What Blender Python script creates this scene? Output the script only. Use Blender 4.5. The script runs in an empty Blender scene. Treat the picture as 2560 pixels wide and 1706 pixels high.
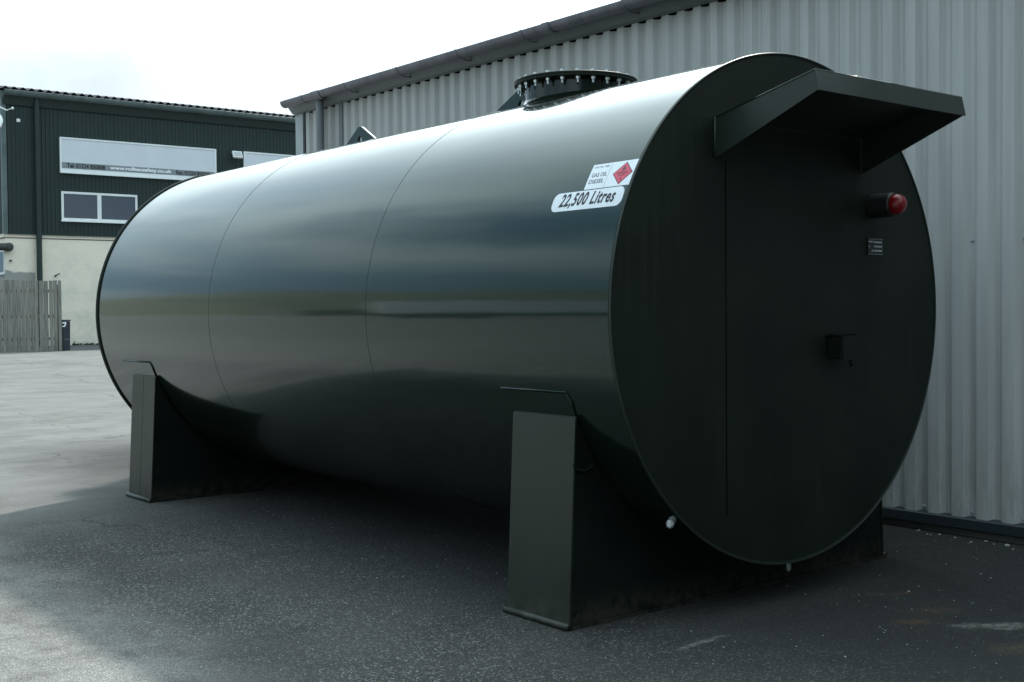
import bpy, bmesh, math, random
from mathutils import Vector, Matrix, noise as mnoise
random.seed(7)
D = bpy.data
SC = bpy.context.scene
COL = SC.collection
R_ = math.radians
PI = math.pi

# ------------------------------------------------------------------ camera, sky, sun, exposure
YAW, PITCH, ROLL = 0.6773, -0.0259, -0.0089
fw = Vector((math.sin(YAW)*math.cos(PITCH), math.cos(YAW)*math.cos(PITCH), math.sin(PITCH)))
rt = Vector((math.cos(YAW), -math.sin(YAW), 0))
up = rt.cross(fw)
rt2 = rt*math.cos(ROLL) + up*math.sin(ROLL)
up2 = -rt*math.sin(ROLL) + up*math.cos(ROLL)
cd = D.cameras.new('camera')
cam = D.objects.new('camera', cd)
COL.objects.link(cam)
m = Matrix((rt2, up2, -fw)).transposed().to_4x4()
m.translation = Vector((-5.4924, -4.2748, 1.6704))
cam.matrix_world = m
cd.sensor_width = 36
cd.lens = 2989.87/2560*36
cd.clip_start = 0.05
cd.clip_end = 2000
SC.camera = cam

SUNV = Vector((0.90, 0.70, 1.0)).normalized()
sun_el = math.asin(SUNV.z)
sun_az = math.atan2(SUNV.x, SUNV.y)          # clockwise from +Y

world = D.worlds.new('World')
SC.world = world
world.use_nodes = True
nt = world.node_tree
nt.nodes.clear()
def N(tree, t, **kw):
    n = tree.nodes.new(t)
    for k, v in kw.items():
        if k.startswith('i_'):
            n.inputs[k[2:].replace('_', ' ')].default_value = v
        else:
            setattr(n, k, v)
    return n
def L(tree, a, b): tree.links.new(a, b)
def mathn(tree, op, a, b=None, c=None, clamp=False):
    n = tree.nodes.new('ShaderNodeMath'); n.operation = op; n.use_clamp = clamp
    for i, v in enumerate((a, b, c)):
        if v is None: continue
        if isinstance(v, (int, float)): n.inputs[i].default_value = v
        else: tree.links.new(v, n.inputs[i])
    return n.outputs[0]
def maprange(tree, v, a, b, c=0.0, d=1.0):
    n = tree.nodes.new('ShaderNodeMapRange'); n.interpolation_type = 'SMOOTHSTEP'
    tree.links.new(v, n.inputs[0])
    for i, x in enumerate((a, b, c, d)): n.inputs[i+1].default_value = x
    return n.outputs[0]
def mixc(tree, f, a, b, mode='MIX'):
    n = tree.nodes.new('ShaderNodeMix'); n.data_type = 'RGBA'; n.blend_type = mode
    if isinstance(f, (int, float)): n.inputs[0].default_value = f
    else: tree.links.new(f, n.inputs[0])
    for i, v in ((6, a), (7, b)):
        if isinstance(v, (tuple, list)): n.inputs[i].default_value = (*v, 1) if len(v) == 3 else v
        else: tree.links.new(v, n.inputs[i])
    return n.outputs[2]

sky = N(nt, 'ShaderNodeTexSky', sky_type='NISHITA', sun_disc=False, sun_elevation=sun_el, sun_rotation=sun_az,
        air_density=1.2, dust_density=2.5, ozone_density=1.0)
tc = N(nt, 'ShaderNodeTexCoord')
sep = N(nt, 'ShaderNodeSeparateXYZ'); L(nt, tc.outputs['Generated'], sep.inputs[0])
zz = mathn(nt, 'ADD', mathn(nt, 'MAXIMUM', sep.outputs[2], 0.0), 0.22)
cx = mathn(nt, 'DIVIDE', sep.outputs[0], zz)
cy = mathn(nt, 'DIVIDE', sep.outputs[1], zz)
comb = N(nt, 'ShaderNodeCombineXYZ'); L(nt, cx, comb.inputs[0]); L(nt, cy, comb.inputs[1])
comb.inputs[2].default_value = 3.7
n1 = N(nt, 'ShaderNodeTexNoise', i_Scale=0.95, i_Detail=7.0, i_Roughness=0.52, i_Distortion=0.4); L(nt, comb.outputs[0], n1.inputs['Vector'])
n2 = N(nt, 'ShaderNodeTexNoise', i_Scale=0.45, i_Detail=4.0, i_Roughness=0.5); L(nt, comb.outputs[0], n2.inputs['Vector'])
gap = maprange(nt, n2.outputs[0], 0.30, 0.46, 1.0, 0.0)                    # breaks in the cloud where blue shows faintly
def cloud(yaw, el, ry, rz, amt):
    d0 = Vector((math.sin(R_(yaw))*math.cos(R_(el)), math.cos(R_(yaw))*math.cos(R_(el)), math.sin(R_(el))))
    mp = N(nt, 'ShaderNodeMapping', vector_type='TEXTURE'); mp.inputs['Location'].default_value = d0
    mp.inputs['Rotation'].default_value = (0, 0, -R_(yaw)); mp.inputs['Scale'].default_value = (R_(ry), 0.6, R_(rz))
    L(nt, tc.outputs['Generated'], mp.inputs[0])
    ln = N(nt, 'ShaderNodeVectorMath', operation='LENGTH'); L(nt, mp.outputs[0], ln.inputs[0])
    fine = N(nt, 'ShaderNodeTexNoise', i_Scale=9.0, i_Detail=6.0, i_Roughness=0.6); L(nt, tc.outputs['Generated'], fine.inputs['Vector'])
    e = mathn(nt, 'ADD', ln.outputs['Value'], mathn(nt, 'MULTIPLY', mathn(nt, 'SUBTRACT', fine.outputs[0], 0.5), 1.6))
    return maprange(nt, e, 1.1, 0.1, 0.0, amt)
dotn = N(nt, 'ShaderNodeVectorMath', operation='DOT_PRODUCT'); L(nt, tc.outputs['Generated'], dotn.inputs[0]); dotn.inputs[1].default_value = SUNV
glow = mathn(nt, 'POWER', mathn(nt, 'MAXIMUM', dotn.outputs['Value'], 0.0), 5.0)
tone = mathn(nt, 'ADD', maprange(nt, n1.outputs[0], 0.40, 0.64, 0.0, 1.0), mathn(nt, 'MULTIPLY', glow, 2.2), clamp=True)
cloudc = mixc(nt, tone, (4.3, 6.8, 8.6), (9.2, 11.3, 11.9))
# the grey cloud over the green building, and the heavy blue-grey bank low over the open side that the tank mirrors
cloudc = mixc(nt, mathn(nt, 'MAXIMUM', cloud(19.8, 10.3, 6.5, 3.2, 0.72), cloud(26.0, 9.8, 6.0, 1.8, 0.5)), cloudc, (4.9, 5.3, 5.7))
cloudc = mixc(nt, cloud(-33.0, 27.0, 22.0, 7.5, 0.85), cloudc, (1.8, 3.4, 5.0))
lift = mathn(nt, 'ADD', mathn(nt, 'MULTIPLY', glow, 2.0), mathn(nt, 'ADD', 0.56, mathn(nt, 'MULTIPLY', mathn(nt, 'MAXIMUM', sep.outputs[2], 0.0), 1.1)))
cloudl = N(nt, 'ShaderNodeVectorMath', operation='SCALE'); L(nt, cloudc, cloudl.inputs[0]); L(nt, lift, cloudl.inputs['Scale'])
gapf = mathn(nt, 'MULTIPLY', gap, 0.45)
skyc = mixc(nt, gapf, cloudl.outputs[0], sky.outputs[0])
bg = N(nt, 'ShaderNodeBackground', i_Strength=0.1); L(nt, skyc, bg.inputs[0])
wo = N(nt, 'ShaderNodeOutputWorld'); L(nt, bg.outputs[0], wo.inputs[0])

sl = D.lights.new('sun', 'SUN'); sl.energy = 4.4; sl.angle = R_(2.0); sl.color = (1.0, 0.955, 0.89)
sun = D.objects.new('sun', sl); COL.objects.link(sun)
sun.rotation_euler = SUNV.to_track_quat('Z', 'Y').to_euler()
sun.location = (20, 15, 30)

SC.view_settings.view_transform = 'Standard'
SC.view_settings.look = 'None'
SC.view_settings.gamma = 1
SC.view_settings.exposure = 0.15
SC.view_settings.use_curve_mapping = False
SC.render.engine = 'CYCLES'

# ------------------------------------------------------------------ materials
def principled(name, col, rough=0.5, metal=0.0, spec=0.5, coat=0.0, coat_rough=0.1, ior=1.5):
    mt = D.materials.new(name); mt.use_nodes = True
    b = mt.node_tree.nodes['Principled BSDF']
    b.inputs['Base Color'].default_value = (*col, 1)
    b.inputs['Roughness'].default_value = rough
    b.inputs['Metallic'].default_value = metal
    b.inputs['Specular IOR Level'].default_value = spec
    b.inputs['Coat Weight'].default_value = coat
    b.inputs['Coat Roughness'].default_value = coat_rough
    b.inputs['IOR'].default_value = ior
    return mt, mt.node_tree, b
def coords(t, scale=(1, 1, 1), kind='Object'):
    c = N(t, 'ShaderNodeTexCoord'); mp = N(t, 'ShaderNodeMapping'); mp.inputs['Scale'].default_value = scale
    L(t, c.outputs[kind], mp.inputs[0]); return mp.outputs[0]
def noisen(t, vec, scale, detail=4, rough=0.5):
    n = N(t, 'ShaderNodeTexNoise', i_Scale=scale, i_Detail=detail, i_Roughness=rough); L(t, vec, n.inputs['Vector']); return n.outputs[0]
def bump(t, b, h, strength, dist=0.01):
    n = N(t, 'ShaderNodeBump', i_Strength=strength, i_Distance=dist); L(t, h, n.inputs['Height'])
    L(t, n.outputs[0], b.inputs['Normal'])
    return n
def worn(name, col, rough, var=0.18, scale=2.0, stretch=(1, 1, 1), bumps=0.0, bscale=30, dist=0.002, dirt=None, dirt_amt=0.4, **kw):
    mt, t, b = principled(name, col, rough, **kw)
    v = coords(t, stretch)
    n = noisen(t, v, scale, 6, 0.6)
    lo = tuple(c*(1-var) for c in col); hi = tuple(min(1, c*(1+var)) for c in col)
    c = mixc(t, maprange(t, n, 0.3, 0.7), lo, hi)
    if dirt:
        d = noisen(t, v, scale*0.6+0.7, 8, 0.65)
        c = mixc(t, maprange(t, d, 0.5, 0.75, 0, dirt_amt), c, dirt)
    L(t, c, b.inputs['Base Color'])
    r = N(t, 'ShaderNodeMapRange'); L(t, n, r.inputs[0]); r.inputs[1].default_value = 0.3; r.inputs[2].default_value = 0.7
    r.inputs[3].default_value = rough*0.88; r.inputs[4].default_value = min(1, rough*1.12); L(t, r.outputs[0], b.inputs['Roughness'])
    if bumps: bump(t, b, noisen(t, v, bscale, 3, 0.5), bumps, dist)
    return mt

M = {}
def tank_paint(name, col, rough, coat, crough, wav):
    mt, t, b = principled(name, col, rough, coat=coat, coat_rough=crough, ior=1.45)
    b.inputs['Coat IOR'].default_value = 1.42
    b.inputs['Specular IOR Level'].default_value = 0.24
    b.inputs['Specular Tint'].default_value = (0.30, 0.85, 0.90, 1) if coat else (1, 1, 1, 1)
    v = coords(t, (1.0, 0.35, 1.0))
    n = noisen(t, v, 2.2, 3, 0.5)
    L(t, mixc(t, maprange(t, n, 0.3, 0.7), tuple(c*0.85 for c in col), tuple(c*1.2 for c in col)), b.inputs['Base Color'])
    v2 = coords(t, (1, 1, 1))
    fine = noisen(t, v2, 60, 3, 0.6)
    rr = N(t, 'ShaderNodeMapRange'); L(t, noisen(t, v, 5, 6, 0.65), rr.inputs[0]); rr.inputs[1].default_value = 0.3; rr.inputs[2].default_value = 0.7
    rr.inputs[3].default_value = crough*0.75; rr.inputs[4].default_value = crough*1.3; L(t, rr.outputs[0], b.inputs['Coat Roughness'])
    h = mathn(t, 'ADD', mathn(t, 'MULTIPLY', noisen(t, coords(t, (1.2, 0.5, 1.2)), 2.0, 2, 0.4), wav), mathn(t, 'MULTIPLY', fine, 0.004))
    bp = bump(t, b, h, 0.6, 0.02)
    L(t, bp.outputs[0], b.inputs['Coat Normal'])
    return mt
M['paint'] = tank_paint('dark_green_gloss_paint', (0.0050, 0.0110, 0.0066), 0.18, 1.0, 0.065, 0.22)
M['paint_end'] = tank_paint('dark_green_satin_paint', (0.0085, 0.0130, 0.0092), 0.46, 0.0, 0.3, 0.2)
t2 = M['paint_end'].node_tree; b2 = t2.nodes['Principled BSDF']
src = b2.inputs['Base Color'].links[0].from_socket
drip = noisen(t2, coords(t2, (16, 16, 0.7)), 1.5, 6, 0.65); cloudy = noisen(t2, coords(t2, (1, 1, 1)), 1.4, 6, 0.6)
f2 = mathn(t2, 'MULTIPLY', maprange(t2, drip, 0.48, 0.75, 0, 0.35), maprange(t2, cloudy, 0.4, 0.65))
L(t2, mixc(t2, f2, src, (0.030, 0.035, 0.030)), b2.inputs['Base Color'])
L(t2, maprange(t2, cloudy, 0.3, 0.7, 0.38, 0.54), b2.inputs['Roughness'])
M['paint_end'].node_tree.nodes['Principled BSDF'].inputs['Specular IOR Level'].default_value = 0.18
M['paint_saddle'] = worn('saddle_paint', (0.006, 0.009, 0.0075), 0.5, 0.15, 3, spec=0.2)  # darker copy of the saddle paint: shade under the tank put into its colour
M['neck'] = principled('neck_gloss_paint', (0.0105, 0.0150, 0.0115), 0.12, spec=0.55)[0]
M['saddle_end'] = worn('saddle_end_paint', (0.013, 0.0185, 0.0125), 0.42, 0.15, 3, spec=0.5)  # lighter copy for the sky-facing end plates: their light put into the colour
M['hood'] = worn('hood_paint', (0.0115, 0.0185, 0.0135), 0.38, 0.15, 2.5, spec=0.5)
M['zinc'] = worn('zinc_plated_steel', (0.62, 0.64, 0.65), 0.3, 0.1, 20, metal=0.9)
M['black'] = principled('black_plastic', (0.012, 0.012, 0.013), 0.45)[0]
mt, t, b = principled('red_lens', (0.30, 0.006, 0.010), 0.3)
b.inputs['Transmission Weight'].default_value = 0.35
M['lens'] = mt
mt, t, b = principled('amber_lens_core', (0.75, 0.13, 0.02), 0.25)
M['amber'] = mt
M['plate_grey'] = principled('etched_plate_print', (0.34, 0.36, 0.36), 0.5)[0]
M['gap'] = principled('dark_gap', (0.0025, 0.003, 0.0028), 1.0, spec=0.0)[0]
M['white_vinyl'] = worn('white_vinyl', (0.74, 0.77, 0.82), 0.35, 0.04, 6)
M['ink'] = principled('black_print', (0.012, 0.012, 0.014), 0.5)[0]
M['grey_ink'] = principled('grey_print', (0.12, 0.12, 0.15), 0.5)[0]
M['red_print'] = principled('red_print', (0.62, 0.065, 0.12), 0.4)[0]
M['darkred_print'] = principled('dark_red_print', (0.16, 0.02, 0.04), 0.4)[0]

def cladding_mat(name, col, rough, dirtc):
    mt, t, b = principled(name, col, rough, spec=0.45)
    v = coords(t, (6, 6, 0.5), 'Object')
    n = noisen(t, v, 1.3, 6, 0.6)
    big = noisen(t, coords(t, (1, 1, 1)), 0.6, 3, 0.5)
    c = mixc(t, maprange(t, n, 0.3, 0.75), tuple(x*0.9 for x in col), tuple(min(1, x*1.08) for x in col))
    c = mixc(t, maprange(t, big, 0.45, 0.75, 0, 0.25), c, dirtc)
    g = N(t, 'ShaderNodeNewGeometry'); s = N(t, 'ShaderNodeSeparateXYZ'); L(t, g.outputs['Position'], s.inputs[0])
    splash = mathn(t, 'MULTIPLY', maprange(t, s.outputs[2], 0.1, 0.9, 0.45, 0.0), maprange(t, noisen(t, coords(t, (9, 9, 2)), 2.0, 6, 0.7), 0.35, 0.65))
    c = mixc(t, splash, c, dirtc)
    L(t, c, b.inputs['Base Color'])
    bump(t, b, noisen(t, coords(t, (1, 1, 0.6)), 1.5, 3, 0.5), 0.25, 0.02)
    return mt
M['clad_grey'] = cladding_mat('light_grey_cladding', (0.465, 0.46, 0.45), 0.28, (0.20, 0.205, 0.19))
M['clad_green'] = cladding_mat('dark_green_cladding', (0.0135, 0.0290, 0.0260), 0.5, (0.020, 0.033, 0.031))
M['gutter_grey'] = worn('dark_grey_gutter_plastic', (0.165, 0.158, 0.185), 0.42, 0.2, 2, (1, 4, 1), dirt=(0.06, 0.06, 0.055))
M['flash_grey'] = worn('mid_grey_flashing', (0.17, 0.19, 0.20), 0.45, 0.12, 2)
M['flash_light'] = worn('pale_grey_flashing', (0.36, 0.385, 0.40), 0.4, 0.1, 2)
M['flash_dark'] = worn('dark_slate_flashing', (0.020, 0.028, 0.032), 0.45, 0.15, 2)
M['concrete_dark'] = worn('dark_concrete', (0.10, 0.098, 0.09), 0.9, 0.2, 6, bumps=0.4, bscale=40, dist=0.01)
M['roof_grey'] = worn('grey_roof_sheet', (0.22, 0.22, 0.22), 0.7, 0.15, 1)
M['gutter_green'] = worn('green_grey_gutter', (0.10, 0.135, 0.135), 0.45, 0.2, 1.5, dirt=(0.05, 0.055, 0.05))
M['fibre_roof'] = worn('dark_fibre_cement', (0.045, 0.04, 0.05), 0.85, 0.25, 3)
M['upvc'] = worn('white_window_plastic', (0.78, 0.80, 0.80), 0.35, 0.05, 4)
mt, t, b = principled('window_glass', (0.045, 0.06, 0.085), 0.06, spec=0.8); M['glass'] = mt
M['sign_white'] = worn('white_sign_sheet', (0.66, 0.70, 0.75), 0.4, 0.03, 1.5)
M['sign_edge'] = worn('white_sign_trim', (0.82, 0.85, 0.86), 0.4, 0.03, 3)
M['sign_band'] = principled('grey_print_band', (0.22, 0.25, 0.27), 0.5)[0]
M['sign_text_w'] = principled('white_print', (0.85, 0.87, 0.9), 0.5)[0]
M['bin'] = worn('dark_blue_plastic', (0.014, 0.018, 0.028), 0.5, 0.2, 6)
M['pole'] = worn('galvanised_post', (0.20, 0.215, 0.23), 0.6, 0.15, 6)
M['duct'] = worn('weathered_dark_steel', (0.05, 0.05, 0.048), 0.7, 0.25, 6)
M['dish'] = principled('white_dish_enamel', (0.8, 0.82, 0.82), 0.35)[0]

# painted brickwork of the far wall: courses as fine relief (under 5 px there)
mt, t, b = principled('cream_painted_brick', (0.50, 0.49, 0.42), 0.85)
v = coords(t, (1, 1, 1))
sp = N(t, 'ShaderNodeSeparateXYZ'); L(t, v, sp.inputs[0])
cb = N(t, 'ShaderNodeCombineXYZ'); L(t, sp.outputs[0], cb.inputs[0]); L(t, sp.outputs[2], cb.inputs[1])
br = N(t, 'ShaderNodeTexBrick'); L(t, cb.outputs[0], br.inputs['Vector'])
br.inputs['Scale'].default_value = 1; br.inputs['Brick Width'].default_value = 0.225; br.inputs['Row Height'].default_value = 0.075
br.inputs['Mortar Size'].default_value = 0.006; br.inputs['Mortar Smooth'].default_value = 0.3
br.inputs['Color1'].default_value = (0.90, 0.80, 0.66, 1); br.inputs['Color2'].default_value = (0.87, 0.775, 0.64, 1); br.inputs['Mortar'].default_value = (0.78, 0.715, 0.61, 1)
n = noisen(t, v, 1.1, 8, 0.65)
c = mixc(t, maprange(t, n, 0.42, 0.72, 0, 0.55), br.outputs[0], (0.55, 0.54, 0.48))
low = maprange(t, sp.outputs[2], 0.5, 3.0, 0.35, 0.0)
c = mixc(t, mathn(t, 'MULTIPLY', low, maprange(t, noisen(t, v, 2.4, 6, 0.7), 0.35, 0.6)), c, (0.42, 0.43, 0.37))
# bare render patch behind the fence
pz = maprange(t, mathn(t, 'ADD', sp.outputs[2], mathn(t, 'MULTIPLY', noisen(t, v, 2.0, 3), 0.35)), 3.42, 3.36, 0, 1)
px = maprange(t, sp.outputs[0], 1.16, 1.12, 0, 1)
c = mixc(t, mathn(t, 'MULTIPLY', mathn(t, 'MULTIPLY', pz, px), 0.85), c, (0.24, 0.25, 0.24))
L(t, c, b.inputs['Base Color'])
bump(t, b, br.outputs['Fac'], -0.3, 0.004)
M['brick'] = mt

# weathered fence boards
mt, t, b = principled('weathered_board', (0.17, 0.17, 0.155), 0.85)
oi = N(t, 'ShaderNodeObjectInfo')
v = coords(t, (14, 14, 0.9))
nv = N(t, 'ShaderNodeVectorMath', operation='ADD'); L(t, v, nv.inputs[0])
cc = N(t, 'ShaderNodeCombineXYZ'); L(t, mathn(t, 'MULTIPLY', oi.outputs['Random'], 37.0), cc.inputs[0]); L(t, mathn(t, 'MULTIPLY', oi.outputs['Random'], 9.0), cc.inputs[2]); L(t, cc.outputs[0], nv.inputs[1])
g = noisen(t, nv.outputs[0], 1.4, 8, 0.7)
c = mixc(t, maprange(t, g, 0.3, 0.7), (0.125, 0.12, 0.105), (0.32, 0.30, 0.265))
c = mixc(t, mathn(t, 'MULTIPLY', oi.outputs['Random'], 0.5), c, (0.13, 0.14, 0.13))
L(t, c, b.inputs['Base Color'])
bump(t, b, g, 0.5, 0.008)
M['board'] = mt

# tarmac
mt, t, b = principled('worn_tarmac', (0.08, 0.08, 0.08), 0.92, spec=0.18)
geo = N(t, 'ShaderNodeNewGeometry'); P = geo.outputs['Position']
def nz(scale, d=4, r=0.5, stretch=None):
    vv = P
    if stretch:
        mp = N(t, 'ShaderNodeMapping'); mp.inputs['Scale'].default_value = stretch; L(t, P, mp.inputs[0]); vv = mp.outputs[0]
    return noisen(t, vv, scale, d, r)
spz = N(t, 'ShaderNodeSeparateXYZ'); L(t, P, spz.inputs[0])
vor = N(t, 'ShaderNodeTexVoronoi', i_Scale=105.0); L(t, P, vor.inputs['Vector'])
vor2 = N(t, 'ShaderNodeTexVoronoi', i_Scale=230.0); L(t, P, vor2.inputs['Vector'])
sepc = N(t, 'ShaderNodeSeparateColor'); L(t, vor.outputs['Color'], sepc.inputs[0])
sepc2 = N(t, 'ShaderNodeSeparateColor'); L(t, vor2.outputs['Color'], sepc2.inputs[0])
bigp = nz(0.35, 5, 0.6)
base = mixc(t, maprange(t, bigp, 0.35, 0.65), (0.0435, 0.041, 0.0385), (0.070, 0.067, 0.063))
base = mixc(t, maprange(t, nz(1.7, 7, 0.65), 0.4, 0.7, 0, 0.55), base, (0.033, 0.033, 0.033))
stonec = mixc(t, sepc.outputs[1], (0.075, 0.073, 0.07), (0.36, 0.35, 0.33))
base = mixc(t, mathn(t, 'MULTIPLY', maprange(t, sepc.outputs[0], 0.70, 0.95), maprange(t, nz(0.9, 4), 0.3, 0.6, 0.35, 0.8)), base, stonec)
base = mixc(t, maprange(t, sepc2.outputs[0], 0.75, 1.0, 0, 0.45), base, (0.20, 0.195, 0.185))
base = mixc(t, maprange(t, sepc2.outputs[2], 0.65, 1.0, 0, 0.7), base, (0.016, 0.016, 0.016))
# far yard: paler dusty surface with streaks of tyre polish
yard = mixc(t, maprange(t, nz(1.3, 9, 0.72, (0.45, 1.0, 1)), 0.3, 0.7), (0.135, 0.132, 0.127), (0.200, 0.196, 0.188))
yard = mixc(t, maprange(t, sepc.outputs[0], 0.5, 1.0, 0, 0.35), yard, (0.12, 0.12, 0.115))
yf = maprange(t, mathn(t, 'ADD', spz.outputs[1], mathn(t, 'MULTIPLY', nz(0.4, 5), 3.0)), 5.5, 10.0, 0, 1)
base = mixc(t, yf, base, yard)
vc = N(t, 'ShaderNodeTexVoronoi', i_Scale=0.42, feature='DISTANCE_TO_EDGE')
wn = N(t, 'ShaderNodeTexNoise', i_Scale=2.5, i_Detail=6.0, i_Roughness=0.7); L(t, P, wn.inputs['Vector'])
wv = N(t, 'ShaderNodeVectorMath', operation='SCALE'); L(t, wn.outputs['Color'], wv.inputs[0]); wv.inputs['Scale'].default_value = 0.5
wa = N(t, 'ShaderNodeVectorMath', operation='ADD'); L(t, P, wa.inputs[0]); L(t, wv.outputs[0], wa.inputs[1]); L(t, wa.outputs[0], vc.inputs['Vector'])
crack = mathn(t, 'MULTIPLY', maprange(t, vc.outputs['Distance'], 0.008, 0.002, 0, 0.6), maprange(t, nz(0.7, 3), 0.47, 0.6))
base = mixc(t, crack, base, (0.022, 0.021, 0.020))
base = mixc(t, mathn(t, 'MULTIPLY', maprange(t, nz(0.55, 9, 0.78), 0.5, 0.62, 0, 0.5), yf), base, (0.10, 0.096, 0.09))
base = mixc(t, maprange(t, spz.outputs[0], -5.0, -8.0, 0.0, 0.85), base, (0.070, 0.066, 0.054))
# paler corner on the open side of the tank: sunlight painted into the ground
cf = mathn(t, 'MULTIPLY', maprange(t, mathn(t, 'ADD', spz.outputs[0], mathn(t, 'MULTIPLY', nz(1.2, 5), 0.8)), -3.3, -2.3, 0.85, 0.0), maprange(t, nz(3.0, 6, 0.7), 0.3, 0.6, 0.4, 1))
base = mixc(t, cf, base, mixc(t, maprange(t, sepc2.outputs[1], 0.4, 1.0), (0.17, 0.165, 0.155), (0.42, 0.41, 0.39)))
# shade painted darker into the ground along the warehouse wall and under the tank
shadef = maprange(t, mathn(t, 'ADD', spz.outputs[0], mathn(t, 'MULTIPLY', nz(0.8, 5), 1.6)), -1.6, 0.7, 0.0, 0.8)
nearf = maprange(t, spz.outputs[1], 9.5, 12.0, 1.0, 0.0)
base = mixc(t, mathn(t, 'MULTIPLY', shadef, nearf), base, (0.024, 0.024, 0.024))
def blob(x, y, rx, ry, rot, col, amt, base, thr=0.5):
    mp = N(t, 'ShaderNodeMapping', vector_type='TEXTURE'); mp.inputs['Location'].default_value = (x, y, 0); mp.inputs['Rotation'].default_value = (0, 0, rot); mp.inputs['Scale'].default_value = (rx, ry, 100)
    L(t, P, mp.inputs[0])
    ln = N(t, 'ShaderNodeVectorMath', operation='LENGTH'); L(t, mp.outputs[0], ln.inputs[0])
    e = mathn(t, 'ADD', ln.outputs['Value'], mathn(t, 'MULTIPLY', mathn(t, 'SUBTRACT', nz(7, 8, 0.75), 0.5), 3.4))
    f = mathn(t, 'MULTIPLY', maprange(t, e, 1.1, 0.2, 0, amt), maprange(t, nz(26, 8, 0.8), 0.40, 0.58, 0.12, 1.0))
    return mixc(t, f, base, col)
base = blob(0.12, -0.70, 0.16, 0.07, R_(-40), (0.12, 0.06, 0.03), 0.7, base)
base = blob(0.38, -0.62, 0.20, 0.08, R_(-40), (0.10, 0.06, 0.04), 0.5, base)
base = blob(0.36, -1.02, 0.26, 0.08, R_(-38), (0.24, 0.23, 0.21), 0.7, base)
base = blob(0.08, -1.35, 0.3, 0.12, R_(-38), (0.13, 0.11, 0.06), 0.4, base)
base = blob(-1.05, -0.23, 0.22, 0.03, R_(4), (0.26, 0.26, 0.25), 0.6, base)
base = blob(0.55, -0.25, 0.28, 0.05, R_(-30), (0.13, 0.07, 0.04), 0.35, base)
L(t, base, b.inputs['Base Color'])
hh = mathn(t, 'ADD', mathn(t, 'MULTIPLY', vor.outputs['Distance'], -0.9), mathn(t, 'ADD', mathn(t, 'MULTIPLY', vor2.outputs['Distance'], -0.3), mathn(t, 'MULTIPLY', nz(9, 5), 1.2)))
bump(t, b, hh, 0.75, 0.007)
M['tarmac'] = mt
for nm in ('paint_saddle', 'saddle_end'):
    t2 = M[nm].node_tree; b2 = t2.nodes['Principled BSDF']
    src = b2.inputs['Base Color'].links[0].from_socket
    g2 = N(t2, 'ShaderNodeNewGeometry'); s2_ = N(t2, 'ShaderNodeSeparateXYZ'); L(t2, g2.outputs['Position'], s2_.inputs[0])
    nn_ = N(t2, 'ShaderNodeTexNoise', i_Scale=14.0, i_Detail=8.0, i_Roughness=0.75); L(t2, g2.outputs['Position'], nn_.inputs['Vector'])
    f2 = mathn(t2, 'MULTIPLY', maprange(t2, mathn(t2, 'ADD', s2_.outputs[2], mathn(t2, 'MULTIPLY', nn_.outputs[0], 0.16)), 0.30, 0.06, 0.0, 0.75), maprange(t2, nn_.outputs[0], 0.38, 0.62))
    L(t2, mixc(t2, f2, src, (0.055, 0.048, 0.038)), b2.inputs['Base Color'])
M['shadow_strip'] = worn('painted_shadow_tarmac', (0.05, 0.05, 0.05), 0.9, 0.25, 3, bumps=0.4, bscale=60, dist=0.01)  # colour of the green building's painted shadow
M['gravel'] = worn('pale_grit', (0.34, 0.33, 0.31), 0.85, 0.35, 40)
M['weed'] = worn('dark_weeds', (0.035, 0.045, 0.025), 0.8, 0.3, 12)
M['hedge'] = worn('hedge_leaves', (0.035, 0.055, 0.025), 0.8, 0.35, 1.2)
M['hill'] = worn('far_fields', (0.115, 0.122, 0.09), 0.9, 0.25, 0.03)

# ------------------------------------------------------------------ mesh helpers
def link(name, me, parent=None, mat=None):
    o = D.objects.new(name, me); COL.objects.link(o)
    if parent is not None: o.parent = parent
    if mat is not None and me is not None and not me.materials: me.materials.append(mat)
    return o
def obj(name, bm, mat, parent=None, smooth=False):
    bmesh.ops.recalc_face_normals(bm, faces=bm.faces[:])
    me = D.meshes.new(name); bm.to_mesh(me); bm.free()
    if smooth:
        for p in me.polygons: p.use_smooth = True
    return link(name, me, parent, mat)
def sharp(o, ang=35):
    me = o.data
    for p in me.polygons: p.use_smooth = True
    me.set_sharp_from_angle(angle=R_(ang))
    return o
def tag(o, label=None, cat=None, group=None, kind=None):
    if label: o['label'] = label
    if cat: o['category'] = cat
    if group: o['group'] = group
    if kind: o['kind'] = kind
    return o
def thing(name, label, cat, loc=(0, 0, 0), rz=0, group=None):
    o = D.objects.new(name, None); COL.objects.link(o); o.empty_display_size = 0.3
    o.location = loc; o.rotation_euler = (0, 0, rz)
    return tag(o, label, cat, group)
def box(bm, x0, x1, y0, y1, z0, z1, bev=0.0):
    r = bmesh.ops.create_cube(bm, size=1)
    vs = r['verts']
    for v in vs:
        v.co = Vector(((x0+x1)/2 + v.co.x*(x1-x0), (y0+y1)/2 + v.co.y*(y1-y0), (z0+z1)/2 + v.co.z*(z1-z0)))
    if bev:
        es = set(e for v in vs for e in v.link_edges)
        bmesh.ops.bevel(bm, geom=list(es), offset=bev, segments=2, affect='EDGES', profile=0.5)
    return vs
def boxobj(name, dims, mat, parent=None, bev=0.0):
    bm = bmesh.new(); box(bm, *dims, bev=bev)
    return obj(name, bm, mat, parent)
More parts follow.
